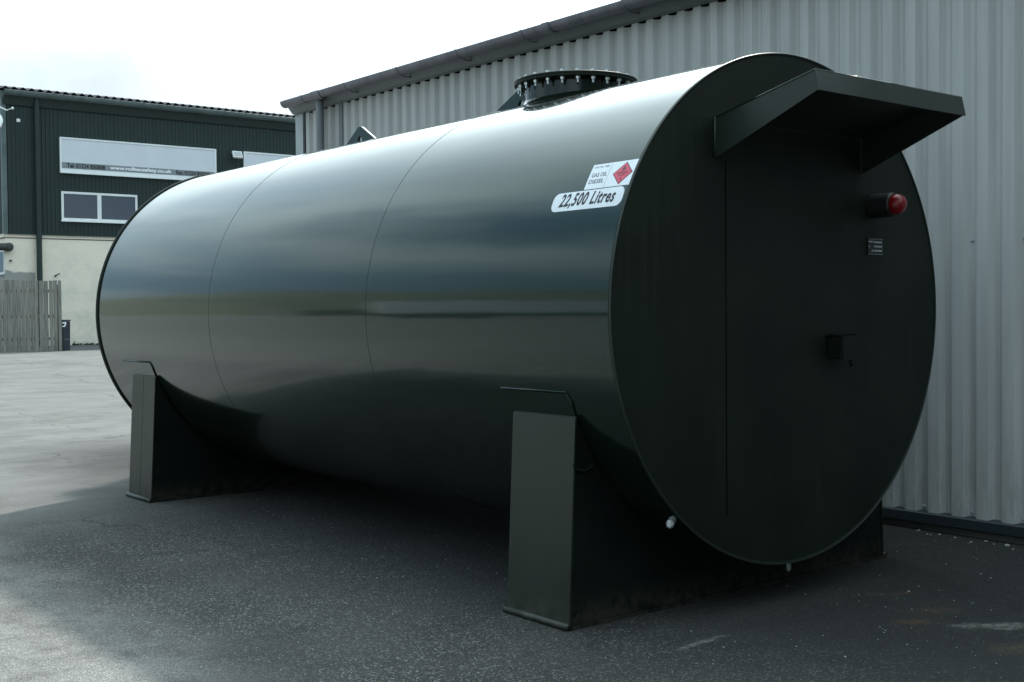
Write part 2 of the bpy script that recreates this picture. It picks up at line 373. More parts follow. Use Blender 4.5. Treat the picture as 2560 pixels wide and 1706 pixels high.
def tube(bm, p0, p1, r, seg=16, r2=None, caps=True):
    p0 = Vector(p0); p1 = Vector(p1); d = (p1-p0)
    q = d.to_track_quat('Z', 'Y'); r2 = r if r2 is None else r2
    a = []; b_ = []
    for i in range(seg):
        t_ = 2*PI*i/seg; c = Vector((math.cos(t_), math.sin(t_), 0))
        a.append(bm.verts.new(p0 + q @ (c*r))); b_.append(bm.verts.new(p1 + q @ (c*r2)))
    for i in range(seg):
        j = (i+1) % seg
        bm.faces.new((a[i], a[j], b_[j], b_[i]))
    if caps:
        bm.faces.new(a[::-1]); bm.faces.new(b_)
def lathe(bm, prof, axis='Z', seg=96, origin=(0, 0, 0), a0=0.0, a1=2*PI):
    """prof: list of (radius, height along axis)"""
    full = abs(a1-a0-2*PI) < 1e-6
    rings = []
    n = seg if full else seg+1
    for r, h in prof:
        ring = []
        for i in range(n):
            t_ = a0 + (a1-a0)*i/seg
            c, s = math.cos(t_)*r, math.sin(t_)*r
            if axis == 'Z': co = (c, s, h)
            elif axis == 'Y': co = (c, h, s)
            else: co = (h, c, s)
            ring.append(bm.verts.new(Vector(co)+Vector(origin)))
        rings.append(ring)
    for k in range(len(rings)-1):
        for i in range(n if full else n-1):
            j = (i+1) % n
            bm.faces.new((rings[k][i], rings[k][j], rings[k+1][j], rings[k+1][i]))
    return rings
def prism(bm, pts, axis, a, b_):
    """extrude 2D polygon pts along axis between a and b"""
    def mk(u, v, w):
        return {'X': (w, u, v), 'Y': (u, w, v), 'Z': (u, v, w)}[axis]
    A = [bm.verts.new(mk(u, v, a)) for u, v in pts]; B = [bm.verts.new(mk(u, v, b_)) for u, v in pts]
    n = len(pts)
    for i in range(n):
        j = (i+1) % n
        bm.faces.new((A[i], A[j], B[j], B[i]))
    bm.faces.new(A[::-1]); bm.faces.new(B)
def copies(o, parent, locs):
    out = []
    for l in locs:
        c = o.copy(); COL.objects.link(c); c.parent = parent; c.location = l; out.append(c)
    return out

def text_geo(body, size=1.0, bold=0.0, shear=0.0, sx=1.0, align='LEFT', spacing=1.0):
    cu = D.curves.new('lettering', 'FONT'); cu.body = body; cu.size = size; cu.offset = bold; cu.shear = shear
    cu.align_x = align; cu.space_character = spacing; cu.resolution_u = 3
    o = D.objects.new('lettering', cu); COL.objects.link(o)
    dg = bpy.context.evaluated_depsgraph_get()
    me = D.meshes.new_from_object(o.evaluated_get(dg))
    vs = [(v.co.x*sx, v.co.y) for v in me.vertices]; fs = [tuple(p.vertices) for p in me.polygons]
    D.objects.remove(o); D.curves.remove(cu); D.meshes.remove(me)
    return vs, fs
def flat_geo(name, vs, fs, fn, mat, parent):
    me = D.meshes.new(name); me.from_pydata([fn(x, y) for x, y in vs], [], fs); me.update()
    return link(name, me, parent, mat)
def fit_text(geo, x0, x1, y0, y1):
    vs, fs = geo
    ax = min(v[0] for v in vs); bx = max(v[0] for v in vs); ay = min(v[1] for v in vs); by = max(v[1] for v in vs)
    return [(x0+(x-ax)/(bx-ax)*(x1-x0), y0+(y-ay)/(by-ay)*(y1-y0)) for x, y in vs], fs

# ------------------------------------------------------------------ ground
def gz(x, y):
    s = min(1, max(0, (y-9)/24)); return 0.5*s*s*(3-2*s)
bm = bmesh.new()
ys = [-400, -150, -60, -25, -12] + [-8+i*1.0 for i in range(0, 18)] + [10+i*1.5 for i in range(0, 17)] + [36, 40, 50, 80, 150, 300, 600]
xs = [-600, -300, -150, -80, -40, -20] + [-12+i*2 for i in range(0, 20)] + [30, 40, 60, 100, 200, 400, 600]
grid = [[bm.verts.new((x, y, gz(x, y))) for x in xs] for y in ys]
for j in range(len(ys)-1):
    for i in range(len(xs)-1):
        bm.faces.new((grid[j][i], grid[j][i+1], grid[j+1][i+1], grid[j+1][i]))
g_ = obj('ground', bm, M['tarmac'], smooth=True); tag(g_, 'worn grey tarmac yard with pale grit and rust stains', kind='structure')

# distant low fields and hill ring beyond the yard (behind the camera's left, seen mirrored in the tank)
bm = bmesh.new()
nn = 96; prev = None; first = None
for i in range(nn):
    a = 2*PI*i/nn
    h = 7 + 7*mnoise.noise(Vector((math.cos(a)*2, math.sin(a)*2, 1.3))) + 3*mnoise.noise(Vector((math.cos(a)*7, math.sin(a)*7, 4)))
    h = max(h, 2.5)
    deg = math.degrees(a)
    bank = min(1, max(0, (deg-98)/18))*min(1, max(0, (235-deg)/30))
    h = h*(1-bank) + bank*(46+6*mnoise.noise(Vector((a*3, 0, 0)))+2*mnoise.noise(Vector((a*11, 5, 0))))
    cur = [bm.verts.new((math.cos(a)*r, math.sin(a)*r, z)) for r, z in ((230, 0.3), (290, h*0.6), (360, h), (520, h*1.15), (590, -2))]
    if prev:
        for k in range(4): bm.faces.new((prev[k], cur[k], cur[k+1], prev[k+1]))
    else: first = cur
    prev = cur
for k in range(4): bm.faces.new((prev[k], first[k], first[k+1], prev[k+1]))
tag(obj('hills', bm, M['hill'], smooth=True), 'low far fields on the horizon', kind='structure')

# hedge along the far side of the yard on the left
me_leaf_v = []; me_leaf_f = []
def leaf(c, s):
    d1 = Vector((random.gauss(0, 1), random.gauss(0, 1), random.gauss(0, 1))).normalized()
    d2 = d1.orthogonal().normalized()
    k = len(me_leaf_v)
    for a_, b_ in ((-1, -1), (1, -1), (1, 1), (-1, 1)): me_leaf_v.append(c + d1*a_*s + d2*b_*s*0.6)
    me_leaf_f.append((k, k+1, k+2, k+3))
for i in range(9000):
    yy = random.uniform(-45, 75)
    hgt = 2.6 + 1.5*mnoise.noise(Vector((yy*0.11, 0, 0))) + 0.8*mnoise.noise(Vector((yy*0.5, 3, 0)))
    leaf(Vector((-42 + random.gauss(0, 0.9), yy, random.random()**0.7*hgt)), random.uniform(0.15, 0.4))
me = D.meshes.new('hedge'); me.from_pydata(me_leaf_v, [], me_leaf_f); me.update()
tag(link('hedge', me, None, M['hedge']), 'dark green hedge beyond the open side of the yard', 'hedge', kind='stuff')

# ------------------------------------------------------------------ fuel tank
R = 1.43; ZC = 1.6565; LEN = 7.07
tank = thing('fuel_tank', 'huge dark green horizontal cylindrical fuel tank on two saddles beside the grey warehouse', 'fuel tank', (0, 3.5, 0))
TO = Vector((0, -3.5, 0))
def tobj(name, bm, mat, smooth=False, parent=None):
    if parent is None:
        bmesh.ops.translate(bm, verts=bm.verts[:], vec=TO); parent = tank
    return obj(name, bm, mat, parent, smooth)
S2, S1 = 2.2664, 4.6097
g = 0.003
for a, b_ in ((0.012, S2-g), (S2+g, S1-g), (S1+g, LEN-0.012)):
    bm = bmesh.new()
    k = max(2, int((b_-a)/0.25)); prof = [(R-0.006, a), (R, a)]
    prof += [(R, a+(b_-a)*i/k) for i in range(1, k+1)] + [(R-0.006, b_)]
    lathe(bm, prof, 'Y', 256, (0, 0, ZC))
    sharp(tobj('shell_section', bm, M['paint']), 50)
for y in (S2, S1):
    bm = bmesh.new(); lathe(bm, [(R-0.02, y-g-0.002), (R-0.002, y-g*0.5), (R+0.0015, y), (R-0.002, y+g*0.5), (R-0.02, y+g+0.002)], 'Y', 256, (0, 0, ZC))
    tobj('weld_seam', bm, M['saddle_end'], True)
# near end plate: flat disc with a rolled lip that catches the sky
RE = R+0.004
bm = bmesh.new()
prof = [(RE-0.03, 0.02), (RE, 0.016), (RE, 0.004), (RE-0.002, 0.0005), (RE-0.006, -0.001), (RE-0.011, 0.0005), (RE-0.014, 0.004), (RE-0.05, 0.004)]
rings = lathe(bm, prof, 'Y', 256, (0, 0, ZC))
bm.faces.new(rings[-1])
sharp(tobj('end_plate', bm, M['paint_end']), 40)
bm = bmesh.new()
RF = R+0.013
rings = lathe(bm, [(R-0.02, LEN-0.03), (RF-0.006, LEN-0.028), (RF, LEN-0.02), (RF, LEN+0.012), (RF-0.012, LEN+0.024), (R-0.2, LEN+0.05), (0.6, LEN+0.13), (0.02, LEN+0.16)], 'Y', 256, (0, 0, ZC))
bm.faces.new(rings[-1])
e_ = tobj('end_plate', bm, M['paint_end']); sharp(e_, 40); tag(e_, 'far end plate with a black projecting rim')
bm = bmesh.new()
lathe(bm, [(RE-0.004, 0.010), (RE+0.001, 0.009), (RE+0.0035, 0.004), (RE+0.002, -0.002), (RE-0.001, -0.004), (RE-0.004, -0.003), (RE-0.005, -0.0005)], 'Y', 256, (0, 0, ZC))
tobj('end_rim', bm, M['hood'], True)
# cabinet door leaf in the end plate
bm = bmesh.new()
dx0, dx1, dz0, dz1 = -0.575, 0.66, 0.55, 2.46
box(bm, dx0, dx1, 0.0032, 0.0038, dz0, dz1)
door = tobj('cabinet_door', bm, M['paint_end'])
bm = bmesh.new()
box(bm, dx0-0.0045, dx0-0.0008, 0.0015, 0.0031, dz0, dz1)
tobj('door_gap', bm, M['gap'])
# lock box and drop handle
bm = bmesh.new()
box(bm, 0.30, 0.42, -0.105, -0.001, 1.37, 1.50, 0.006)
hs = tobj('lock_box', bm, M['paint_saddle'])
bm = bmesh.new()
prism(bm, [(-0.112, 1.365), (-0.106, 1.365), (-0.106, 1.507), (-0.112, 1.512)], 'X', 0.30, 0.425)
prism(bm, [(-0.112, 1.507), (-0.001, 1.507), (-0.001, 1.512), (-0.112, 1.512)], 'X', 0.29, 0.43)
tobj('lock_cover', bm, M['paint_saddle'])
bm = bmesh.new()
tube(bm, (0.405, -0.085, 1.37), (0.41, -0.09, 1.325), 0.010, 10)
tobj('door_latch', bm, M['paint_saddle'], True)
# hood over the door: sloping tray with deep side flanges
hx0, hx1 = -0.667, 0.645
bm = bmesh.new()
tt = 0.006
for x in (hx0, hx1-tt):
    bm = bmesh.new(); prism(bm, [(0.0, 2.677), (-0.640, 2.826), (-0.662, 2.728), (0.0, 2.463)], 'X', x, x+tt)
    tobj('hood_side_flange', bm, M['hood'])
bm = bmesh.new()
prism(bm, [(0.0, 2.679), (-0.642, 2.829), (-0.642, 2.823), (0.0, 2.672)], 'X', hx0-0.001, hx1+0.001)
tobj('hood_roof', bm, M['hood'])
bm = bmesh.new()
prism(bm, [(-0.6405, 2.8295), (-0.6485, 2.8275), (-0.671, 2.726), (-0.663, 2.724)], 'X', hx0-0.002, hx1+0.002)
tobj('hood_fascia', bm, M['hood'])
bm = bmesh.new()
tube(bm, (hx0, -0.644, 2.829), (hx1, -0.644, 2.829), 0.0055, 8)
tube(bm, (hx0, -0.644, 2.829), (hx0, -0.02, 2.682), 0.0045, 8)
tobj('hood_rim', bm, M['paint'], True)
bm = bmesh.new()
tube(bm, (hx0-0.001, -0.004, 2.468), (hx0-0.001, -0.004, 2.68), 0.006, 8)
tobj('hood_weld', bm, M['hood'], True)
# alarm beacon: black body pointing outward with red lens
bx, bz = 0.755, 2.278
bm = bmesh.new()
rings = lathe(bm, [(0.074, -0.001), (0.074, -0.02), (0.072, -0.140), (0.066, -0.147), (0.06, -0.147)], 'Y', 32, (bx, 0, bz)); bm.faces.new(rings[-1])
bc = tobj('alarm_beacon', bm, M['black'], False); sharp(bc, 30)
bm = bmesh.new()
rings = lathe(bm, [(0.060, -0.1475), (0.062, -0.155), (0.059, -0.180), (0.048, -0.200), (0.030, -0.213), (0.014, -0.219), (0.002, -0.220)], 'Y', 32, (bx, 0, bz)); bm.faces.new(rings[-1])
bmesh.ops.translate(bm, verts=bm.verts[:], vec=TO)
ln = obj('beacon_lens', bm, M['lens'], bc, True)
for i in range(3):
    bm = bmesh.new()
    a = R_(200 + i*26)
    tube(bm, (bx+math.cos(a)*0.045, -0.175, bz+0.01+math.sin(a)*0.03), (bx+math.cos(a)*0.030, -0.205, bz+0.01+math.sin(a)*0.018), 0.016, 8, 0.010)
    bmesh.ops.translate(bm, verts=bm.verts[:], vec=TO)
    obj('lens_facet', bm, M['amber'], bc, True)
# data plate with white lines
bm = bmesh.new(); box(bm, 0.700, 0.850, -0.0045, 0.0035, 1.985, 2.082, 0.001)
dp = tobj('data_plate', bm, M['ink'])
bm = bmesh.new()
for z in (2.062, 2.036, 2.010): box(bm, 0.757, 0.838, -0.0058, -0.0044, z-0.005, z+0.004)
box(bm, 0.703, 0.748, -0.0058, -0.0044, 2.060, 2.068); box(bm, 0.703, 0.712, -0.0058, -0.0044, 2.03, 2.038); box(bm, 0.735, 0.748, -0.0058, -0.0044, 2.004, 2.014)
for (a, b2, c, d_) in ((0.702, 0.848, 2.0785, 2.080), (0.702, 0.848, 1.987, 1.9885)): box(bm, a, b2, -0.0056, -0.0044, c, d_)
bmesh.ops.translate(bm, verts=bm.verts[:], vec=TO)
obj('plate_print', bm, M['plate_grey'], dp)

# manhole
MX, MY, ZF = 0.05, 1.892, 3.235
bm = bmesh.new()
seg = 96; rn = 0.352
top = []; bot = []; pad0 = []; pad1 = []
for i in range(seg):
    a = 2*PI*i/seg
    x = MX+rn*math.cos(a); y = MY+rn*math.sin(a)
    zb = ZC+math.sqrt(R*R-x*x)
    top.append(bm.verts.new((x, y, ZF-0.030))); bot.append(bm.verts.new((x, y, zb-0.002)))
for i in range(seg):
    j = (i+1) % seg; bm.faces.new((bot[i], bot[j], top[j], top[i]))
tobj('manhole_neck', bm, M['neck'], True)
bm = bmesh.new(); rows = []
for (rr, dz) in ((rn-0.001, 0.040), (rn+0.006, 0.026), (rn+0.018, 0.013), (rn+0.04, 0.0055), (rn+0.07, 0.002), (rn+0.09, -0.001)):
    row = []
    for i in range(seg):
        a = 2*PI*i/seg; x = MX+rr*math.cos(a); y = MY+rr*math.sin(a)
        row.append(bm.verts.new((x, y, ZC+math.sqrt(R*R-x*x)+dz)))
    rows.append(row)
for k in range(len(rows)-1):
    for i in range(seg):
        j = (i+1) % seg; bm.faces.new((rows[k][i], rows[k][j], rows[k+1][j], rows[k+1][i]))
tobj('neck_pad', bm, M['neck'], True)
bm = bmesh.new()
rings = lathe(bm, [(rn-0.02, ZF-0.032), (0.420, ZF-0.032), (0.424, ZF-0.029), (0.424, ZF-0.0165), (0.420, ZF-0.016), (0.420, ZF-0.013), (0.424, ZF-0.0125), (0.424, ZF-0.002), (0.421, ZF)], 'Z', 96, (MX, MY, 0))
bm.faces.new(rings[-1])
fl = tobj('manhole_flange', bm, M['paint_end']); sharp(fl, 30)
def bolt_bm():
    bm = bmesh.new()
    tube(bm, (0, 0, -0.074), (0, 0, 0.018), 0.0085, 8)
    tube(bm, (0, 0, -0.050), (0, 0, -0.033), 0.0165, 6)
    tube(bm, (0, 0, 0.001), (0, 0, 0.015), 0.0165, 6)
    return bm
b0 = obj('bolt', bolt_bm(), M['zinc'], fl)
locs = [Vector((MX+0.391*math.cos(2*PI*(i+0.35)/24), MY+0.391*math.sin(2*PI*(i+0.35)/24), ZF)) + TO for i in range(24)]
b0.location = locs[0]; copies(b0, fl, locs[1:])
# lifting lugs: triangular plates with an eye
def lug(yc, y0, y1):
    bm = bmesh.new()
    zt, zb = 3.262, 3.078
    ang = []; hole = [(yc+0.034*math.cos(a), 3.142+0.042*math.sin(a)) for a in [2*PI*i/20 for i in range(20)]]
    out = [(y1, zb+0.004), (yc+0.035, zt-0.006), (yc+0.02, zt), (yc-0.02, zt), (yc-0.035, zt-0.006), (y0, zb+0.004), (y0, zb-0.01), (y1, zb-0.01)]
    for x in (-0.0125, 0.0125):
        vo = [bm.verts.new((x, u, v)) for u, v in out]; vh = [bm.verts.new((x, u, v)) for u, v in hole]
        eo = [bm.edges.new((vo[i], vo[(i+1) % len(vo)])) for i in range(len(vo))]
        eh = [bm.edges.new((vh[i], vh[(i+1) % len(vh)])) for i in range(len(vh))]
        bmesh.ops.triangle_fill(bm, edges=eo+eh, use_beauty=True)
        if x < 0: A, AH = vo, vh
        else: B, BH = vo, vh
    for P_, Q_ in ((A, B), (AH, BH)):
        for i in range(len(P_)):
            j = (i+1) % len(P_); bm.faces.new((P_[i], P_[j], Q_[j], Q_[i]))
    tobj('lifting_lug', bm, M['paint'])
lug(2.41, 2.02, 2.82)
lug(4.61, 4.28, 4.91)

# saddles
def saddle(y0, y1, p0, p1, split=True):
    """plates from ground up to the shell; ends lean in slightly"""
    xb, xt, zt = 1.39, 1.335, 1.10
    bm = bmesh.new()
    arc = []
    a_end = math.asin((zt-ZC)/ (R+0.012)); 
    for i in range(41):
        a = (PI + -a_end) + ( (2*PI + a_end) - (PI - a_end))*i/40
        arc.append(((R+0.012)*math.cos(a), ZC+(R+0.012)*math.sin(a)))
    pts = [(-xb, 0.02), (-xt, zt)] + [p for p in arc if abs(p[0]) < xt-0.02] + [(xt, zt), (xb, 0.02)]
    for (ya, yb) in ((y0+0.008, y0+0.026), (y1-0.026, y1-0.008)):
        prism(bm, pts, 'Y', ya, yb)
    sd = tobj('saddle', bm, M['paint_saddle'])
    for s in (-1, 1):
        bm = bmesh.new()
        for (ya, yb) in (((y0, (y0+y1)/2-0.003), ((y0+y1)/2+0.003, y1)) if split else ((y0, y1),)):
            prism(bm, [(s*xb, 0.02), (s*(xb+0.012), 0.02), (s*(xt+0.012), zt+0.004), (s*xt, zt+0.012)], 'Y', ya, yb)
        if split: prism(bm, [(s*(xb-0.006), 0.02), (s*(xb+0.004), 0.02), (s*(xt+0.004), zt-0.01), (s*(xt-0.006), zt)], 'Y', (y0+y1)/2-0.004, (y0+y1)/2+0.004)
        bmesh.ops.translate(bm, verts=bm.verts[:], vec=TO)
        obj('saddle_end_plate', bm, M['saddle_end'], sd)
        bm = bmesh.new()
        tube(bm, (s*(xb+0.022), y0-0.006, 0.020), (s*(xb+0.022), y1+0.006, 0.020), 0.020, 12)
        bmesh.ops.translate(bm, verts=bm.verts[:], vec=TO)
        obj('skid_bar', bm, M['saddle_end'], sd, True)
    bm = bmesh.new(); box(bm, -xb-0.004, xb+0.004, y0-0.012, y1+0.012, 0.0005, 0.018)
    bmesh.ops.translate(bm, verts=bm.verts[:], vec=TO)
    obj('saddle_base', bm, M['paint_saddle'], sd)
    for yw in ((y0+y1)/2,):
        for xw in (-0.9, -0.3, 0.3, 0.9):
            bm = bmesh.new(); zz_ = ZC-math.sqrt(R*R-xw*xw)-0.02
            box(bm, xw-0.006, xw+0.006, y0+0.03, y1-0.03, 0.02, zz_)
            bmesh.ops.translate(bm, verts=bm.verts[:], vec=TO)
            obj('saddle_web', bm, M['paint_saddle'], sd)
    # doubler plate wrapped on the shell, clipped corners
    bm = bmesh.new()
    n = 96; th = 0.011
    A0 = PI+R_(17.2); A1 = 2*PI-R_(17.2)
    ins = 0.09
    rowsO = []
    for i in range(n+1):
        a = A0+(A1-A0)*i/n
        e = min(a-A0, A1-a)*R
        k = 0.0
        if e < 0.02: k = ins*(1-e/0.02)*0.25
        ya = p0 - 0.0 + k; yb = p1 - k
        # tapers to saddle width further down
        f = min(1, max(0, (e-0.0)/0.30)); ya += 0.0*f
        r0, r1 = R+0.001, R+th
        rowsO.append([bm.verts.new((r_*math.cos(a), y_, ZC+r_*math.sin(a))) for (r_, y_) in ((r0, ya), (r1-0.003, ya), (r1, ya+0.003), (r1, yb-0.003), (r1-0.003, yb), (r0, yb))])
    for i in range(n):
        for k in range(5): bm.faces.new((rowsO[i][k], rowsO[i+1][k], rowsO[i+1][k+1], rowsO[i][k+1]))
    bm.faces.new(rowsO[0]); bm.faces.new(rowsO[-1][::-1])
    wp = tobj('wear_plate', bm, M['paint'], False); sharp(wp, 25)
    # bright top weld of the wear plate
    for s in (-1, 1):
        bm = bmesh.new(); a = -R_(16.9)
        x = s*(R+0.005)*math.cos(a); z = ZC+(R+0.005)*math.sin(a)
        tube(bm, (x, p0+0.022, z), (x, p1-0.022, z), 0.0042, 8)
        tobj('weld_bead', bm, M['paint'], True)
    return sd
saddle(0.361, 0.875, 0.375, 0.975, False)
saddle(5.905, 6.42, 5.93, 6.62)
# drain plugs on the near saddle's front plate and a grab ring
for (x, y, z, r_) in ((-0.903, 0.11, 0.534, 0.021), (0.066, 0.10, 0.167, 0.016)):
    d_ = Vector((x, 0, z-ZC)).normalized(); c_ = Vector((x, y, z))
    bm = bmesh.new(); tube(bm, c_-d_*0.04, c_+d_*0.012, r_, 8); tube(bm, c_+d_*0.012, c_+d_*0.022, r_*0.6, 8)
    tobj('drain_plug', bm, M['dish'] if r_ > 0.018 else M['zinc'])
bm = bmesh.new()
for i in range(10):
    a0_, a1_ = PI*1.08+i*PI*0.075, PI*1.08+(i+1)*PI*0.075
    tube(bm, (-1.29+0.075*math.cos(a0_), 0.36, 0.88+0.055*math.sin(a0_)), (-1.29+0.075*math.cos(a1_), 0.36, 0.88+0.055*math.sin(a1_)), 0.007, 8)
tobj('lashing_ring', bm, M['paint_saddle'], True)

# labels on the shell: u = along -y, v = arc height
def cyl_fn(lift):
    def fn(yy, ang):
        r_ = R+lift; return (-r_*math.cos(ang), yy-3.5, ZC+r_*math.sin(ang))
    return fn
def patch(name, pts, mat, lift, parent, thick=0.0008):
    """pts: outline in (u to the right, v up) metres mapped on shell; fan of quads in strips"""
    bm = bmesh.new()
    # triangulated grid clipped to outline: use outline polygon filled, then subdivided along arc
    vo = [bm.verts.new((u, v, 0)) for u, v in pts]
    f = bm.faces.new(vo)
    n = 14
    vmin = min(p[1] for p in pts); vmax = max(p[1] for p in pts)
    for i in range(1, n):
        vv = vmin+(vmax-vmin)*i/n
        bmesh.ops.bisect_plane(bm, geom=bm.verts[:]+bm.edges[:]+bm.faces[:], plane_co=(0, vv, 0), plane_no=(0, 1, 0))
    for v in bm.verts:
        yy = -v.co.x; ang = v.co.y/R
        v.co = Vector(cyl_fn(lift)(yy, ang))
    me = D.meshes.new(name); bm.to_mesh(me); bm.free()
    return link(name, me, parent, mat)
def rrect(u0, u1, v0, v1, r_, n=6):
    pts = []
    for (cx_, cy_, a0_) in ((u1-r_, v0+r_, -90), (u1-r_, v1-r_, 0), (u0+r_, v1-r_, 90), (u0+r_, v0+r_, 180)):
        for i in range(n+1):
            a = R_(a0_+90*i/n); pts.append((cx_+r_*math.cos(a), cy_+r_*math.sin(a)))
    return pts
def on_shell(name, geo, mat, lift, parent):
    vs, fs = geo
    return flat_geo(name, vs, fs, lambda u, v: cyl_fn(lift)(-u, v/R), mat, parent)
A = lambda deg: R_(deg)*R
lb = patch('hazard_label', [(-0.352, A(26.35)), (-0.019, A(26.35)), (-0.019, A(32.5)), (-0.352, A(32.5))], M['white_vinyl'], 0.0012, tank)
tag(lb, 'white rectangular gas oil diesel label with a red diamond')
dm = lambda c, r_: [(c[0]-r_*0.072, c[1]), (c[0], c[1]-r_*A(2.75)), (c[0]+r_*0.072, c[1]), (c[0], c[1]+r_*A(2.75))]
cc_ = (-0.099, A(29.4))
patch('diamond_border', dm(cc_, 1.0), M['darkred_print'], 0.0018, lb)
patch('red_diamond', dm(cc_, 0.90), M['red_print'], 0.0023, lb)
# flame mark and small print in the diamond
fl_pts = [(-0.012, 0), (0.012, 0), (0.017, 0.014), (0.010, 0.024), (0.008, 0.036), (0.001, 0.027), (-0.006, 0.033), (-0.011, 0.022), (-0.017, 0.014)]
patch('flame_mark', [(cc_[0]+u*0.8, cc_[1]+0.014+v*0.85) for u, v in fl_pts], M['darkred_print'], 0.0029, lb)
tx = text_geo('FLAMMABLE', 1, bold=0.01); on_shell('lettering', fit_text(tx, cc_[0]-0.043, cc_[0]+0.043, cc_[1]-0.003, cc_[1]+0.008), M['darkred_print'], 0.0029, lb)
tx = text_geo('LIQUID', 1, bold=0.01); on_shell('lettering', fit_text(tx, cc_[0]-0.025, cc_[0]+0.025, cc_[1]-0.018, cc_[1]-0.008), M['darkred_print'], 0.0029, lb)
tx = text_geo('3', 1, bold=0.02); on_shell('lettering', fit_text(tx, cc_[0]-0.006, cc_[0]+0.006, cc_[1]-0.045, cc_[1]-0.028), M['darkred_print'], 0.0029, lb)
for s, u0, u1, v0, v1 in (('U.N. No. 1202', -0.335, -0.225, 31.55, 32.0), ('GAS OIL', -0.332, -0.218, 29.25, 30.25), ('DIESEL', -0.334, -0.222, 27.65, 28.65)):
    tx = text_geo(s, 1, bold=0.012); on_shell('lettering', fit_text(tx, u0, u1, A(v0), A(v1)), M['grey_ink'], 0.0020, lb)
patch('label_divider', [(-0.208, A(26.6)), (-0.2065, A(26.6)), (-0.2065, A(32.2)), (-0.208, A(32.2))], M['grey_ink'], 0.0016, lb)
lv = patch('volume_label', rrect(-0.572, -0.034, A(21.75), A(26.15), 0.04), M['white_vinyl'], 0.0012, tank)
tag(lv, 'white rounded label reading 22,500 Litres')
tx = text_geo('22,500 Litres', 1, bold=0.027, shear=0.30, sx=0.6, spacing=1.12)
on_shell('lettering', fit_text(tx, -0.515, -0.090, A(22.2), A(25.8)), M['ink'], 0.0022, lv)

# ------------------------------------------------------------------ grey warehouse
WX = 2.455; PITCH_ = 0.19335; Y_END = 10.22
wh = thing('warehouse', 'light grey corrugated metal warehouse with dark grey gutter behind the tank', 'warehouse', (WX, 2.0, 0))
WO = Vector((-WX, -2.0, 0))
def wobj(name, bm, mat, smooth=False, parent=None):
    bmesh.ops.translate(bm, verts=bm.verts[:], vec=WO)
    return obj(name, bm, mat, parent or wh, smooth)
def corr_profile(npitch, pitch, depth, crown, web, y0=0.0):
    """list of (y, d) where d=0 on the outer crown and d=depth in the pan"""
    pts = []
    for i in range(npitch):
        b_ = y0+i*pitch
        pts += [(b_, 0.0), (b_+crown, 0.0), (b_+crown+web, depth), (b_+pitch-web, depth)]
    pts.append((y0+npitch*pitch, 0.0))
    return pts
def corr_sheet(prof, z0, z1, xf, th=0.0, zs=1):
    bm = bmesh.new(); rows = []
    for k in range(zs+1):
        z = z0+(z1-z0)*k/zs
        rows.append([bm.verts.new((xf(d), y, z)) for y, d in prof])
    for k in range(zs):
        for i in range(len(prof)-1): bm.faces.new((rows[k][i], rows[k][i+1], rows[k+1][i+1], rows[k+1][i]))
    return bm
# one sheet = 5 pitches plus the overlapping crown of the next
PH = 0.035
base_y = Y_END - 0.10
ns = 19
prof = corr_profile(5, PITCH_, 0.036, 0.085, 0.038)
prof = prof + [(5*PITCH_+0.070, 0.0), (5*PITCH_+0.072, 0.0035)]
prof = [(y, d) for y, d in prof]
bm = corr_sheet(prof, 0.128, 4.42, lambda d: d)
for v in bm.verts:
    if v.co.y > 5*PITCH_-1e-4: v.co.x -= 0.0035
bmesh.ops.recalc_face_normals(bm, faces=bm.faces[:])
me = D.meshes.new('cladding_sheet'); bm.to_mesh(me); bm.free(); me.materials.append(M['clad_grey'])
sy0 = 0.218 + 48*PITCH_
bm = corr_sheet(corr_profile(3, PITCH_, 0.036, 0.085, 0.038), 0.128, 4.42, lambda d: d)
o = obj('cladding_sheet', bm, M['clad_grey'], wh); o.location = Vector((WX, sy0, 0)) + WO
for i in range(1, ns+1):
    o = link('cladding_sheet', me, wh)
    o.location = Vector((WX, sy0-i*5*PITCH_, 0)) + WO
# shift so that visible screws sit right: screws just beside the ribs
sm = bmesh.new(); rings = lathe(sm, [(0.014, 0.0), (0.014, 0.002), (0.0095, 0.003), (0.0095, 0.010), (0.006, 0.012)], 'X', 10); sm.faces.new(rings[-1])
for v in sm.verts: v.co.x *= -1
bmesh.ops.recalc_face_normals(sm, faces=sm.faces[:])
mes = D.meshes.new('fixing_screw'); sm.to_mesh(mes); sm.free(); mes.materials.append(M['flash_light'])
first_pan = sy0 + 0.139
k = 0
y = first_pan + 2*PITCH_
while y > -5.5:
    for z in (0.178, 2.141):
        o = link('fixing_screw', mes, wh); o.location = Vector((WX+0.0355, y, z)) + WO
    y -= 2*PITCH_
YN = sy0-ns*5*PITCH_
# corner flashing at the far end
bm = bmesh.new()
prism(bm, [(WX-0.012, Y_END+0.012), (WX-0.012, Y_END-0.19), (WX-0.004, Y_END-0.19), (WX-0.004, Y_END+0.004), (WX+0.25, Y_END+0.004), (WX+0.25, Y_END+0.012)], 'Z', 0.12, 4.40)
wobj('corner_flashing', bm, M['flash_light'])
bm = bmesh.new(); prism(bm, [(WX-0.010, Y_END-0.235), (WX-0.004, Y_END-0.235), (WX-0.004, Y_END-0.192), (WX-0.010, Y_END-0.192)], 'Z', 0.12, 4.36)
wobj('flashing_gap', bm, M['black'])
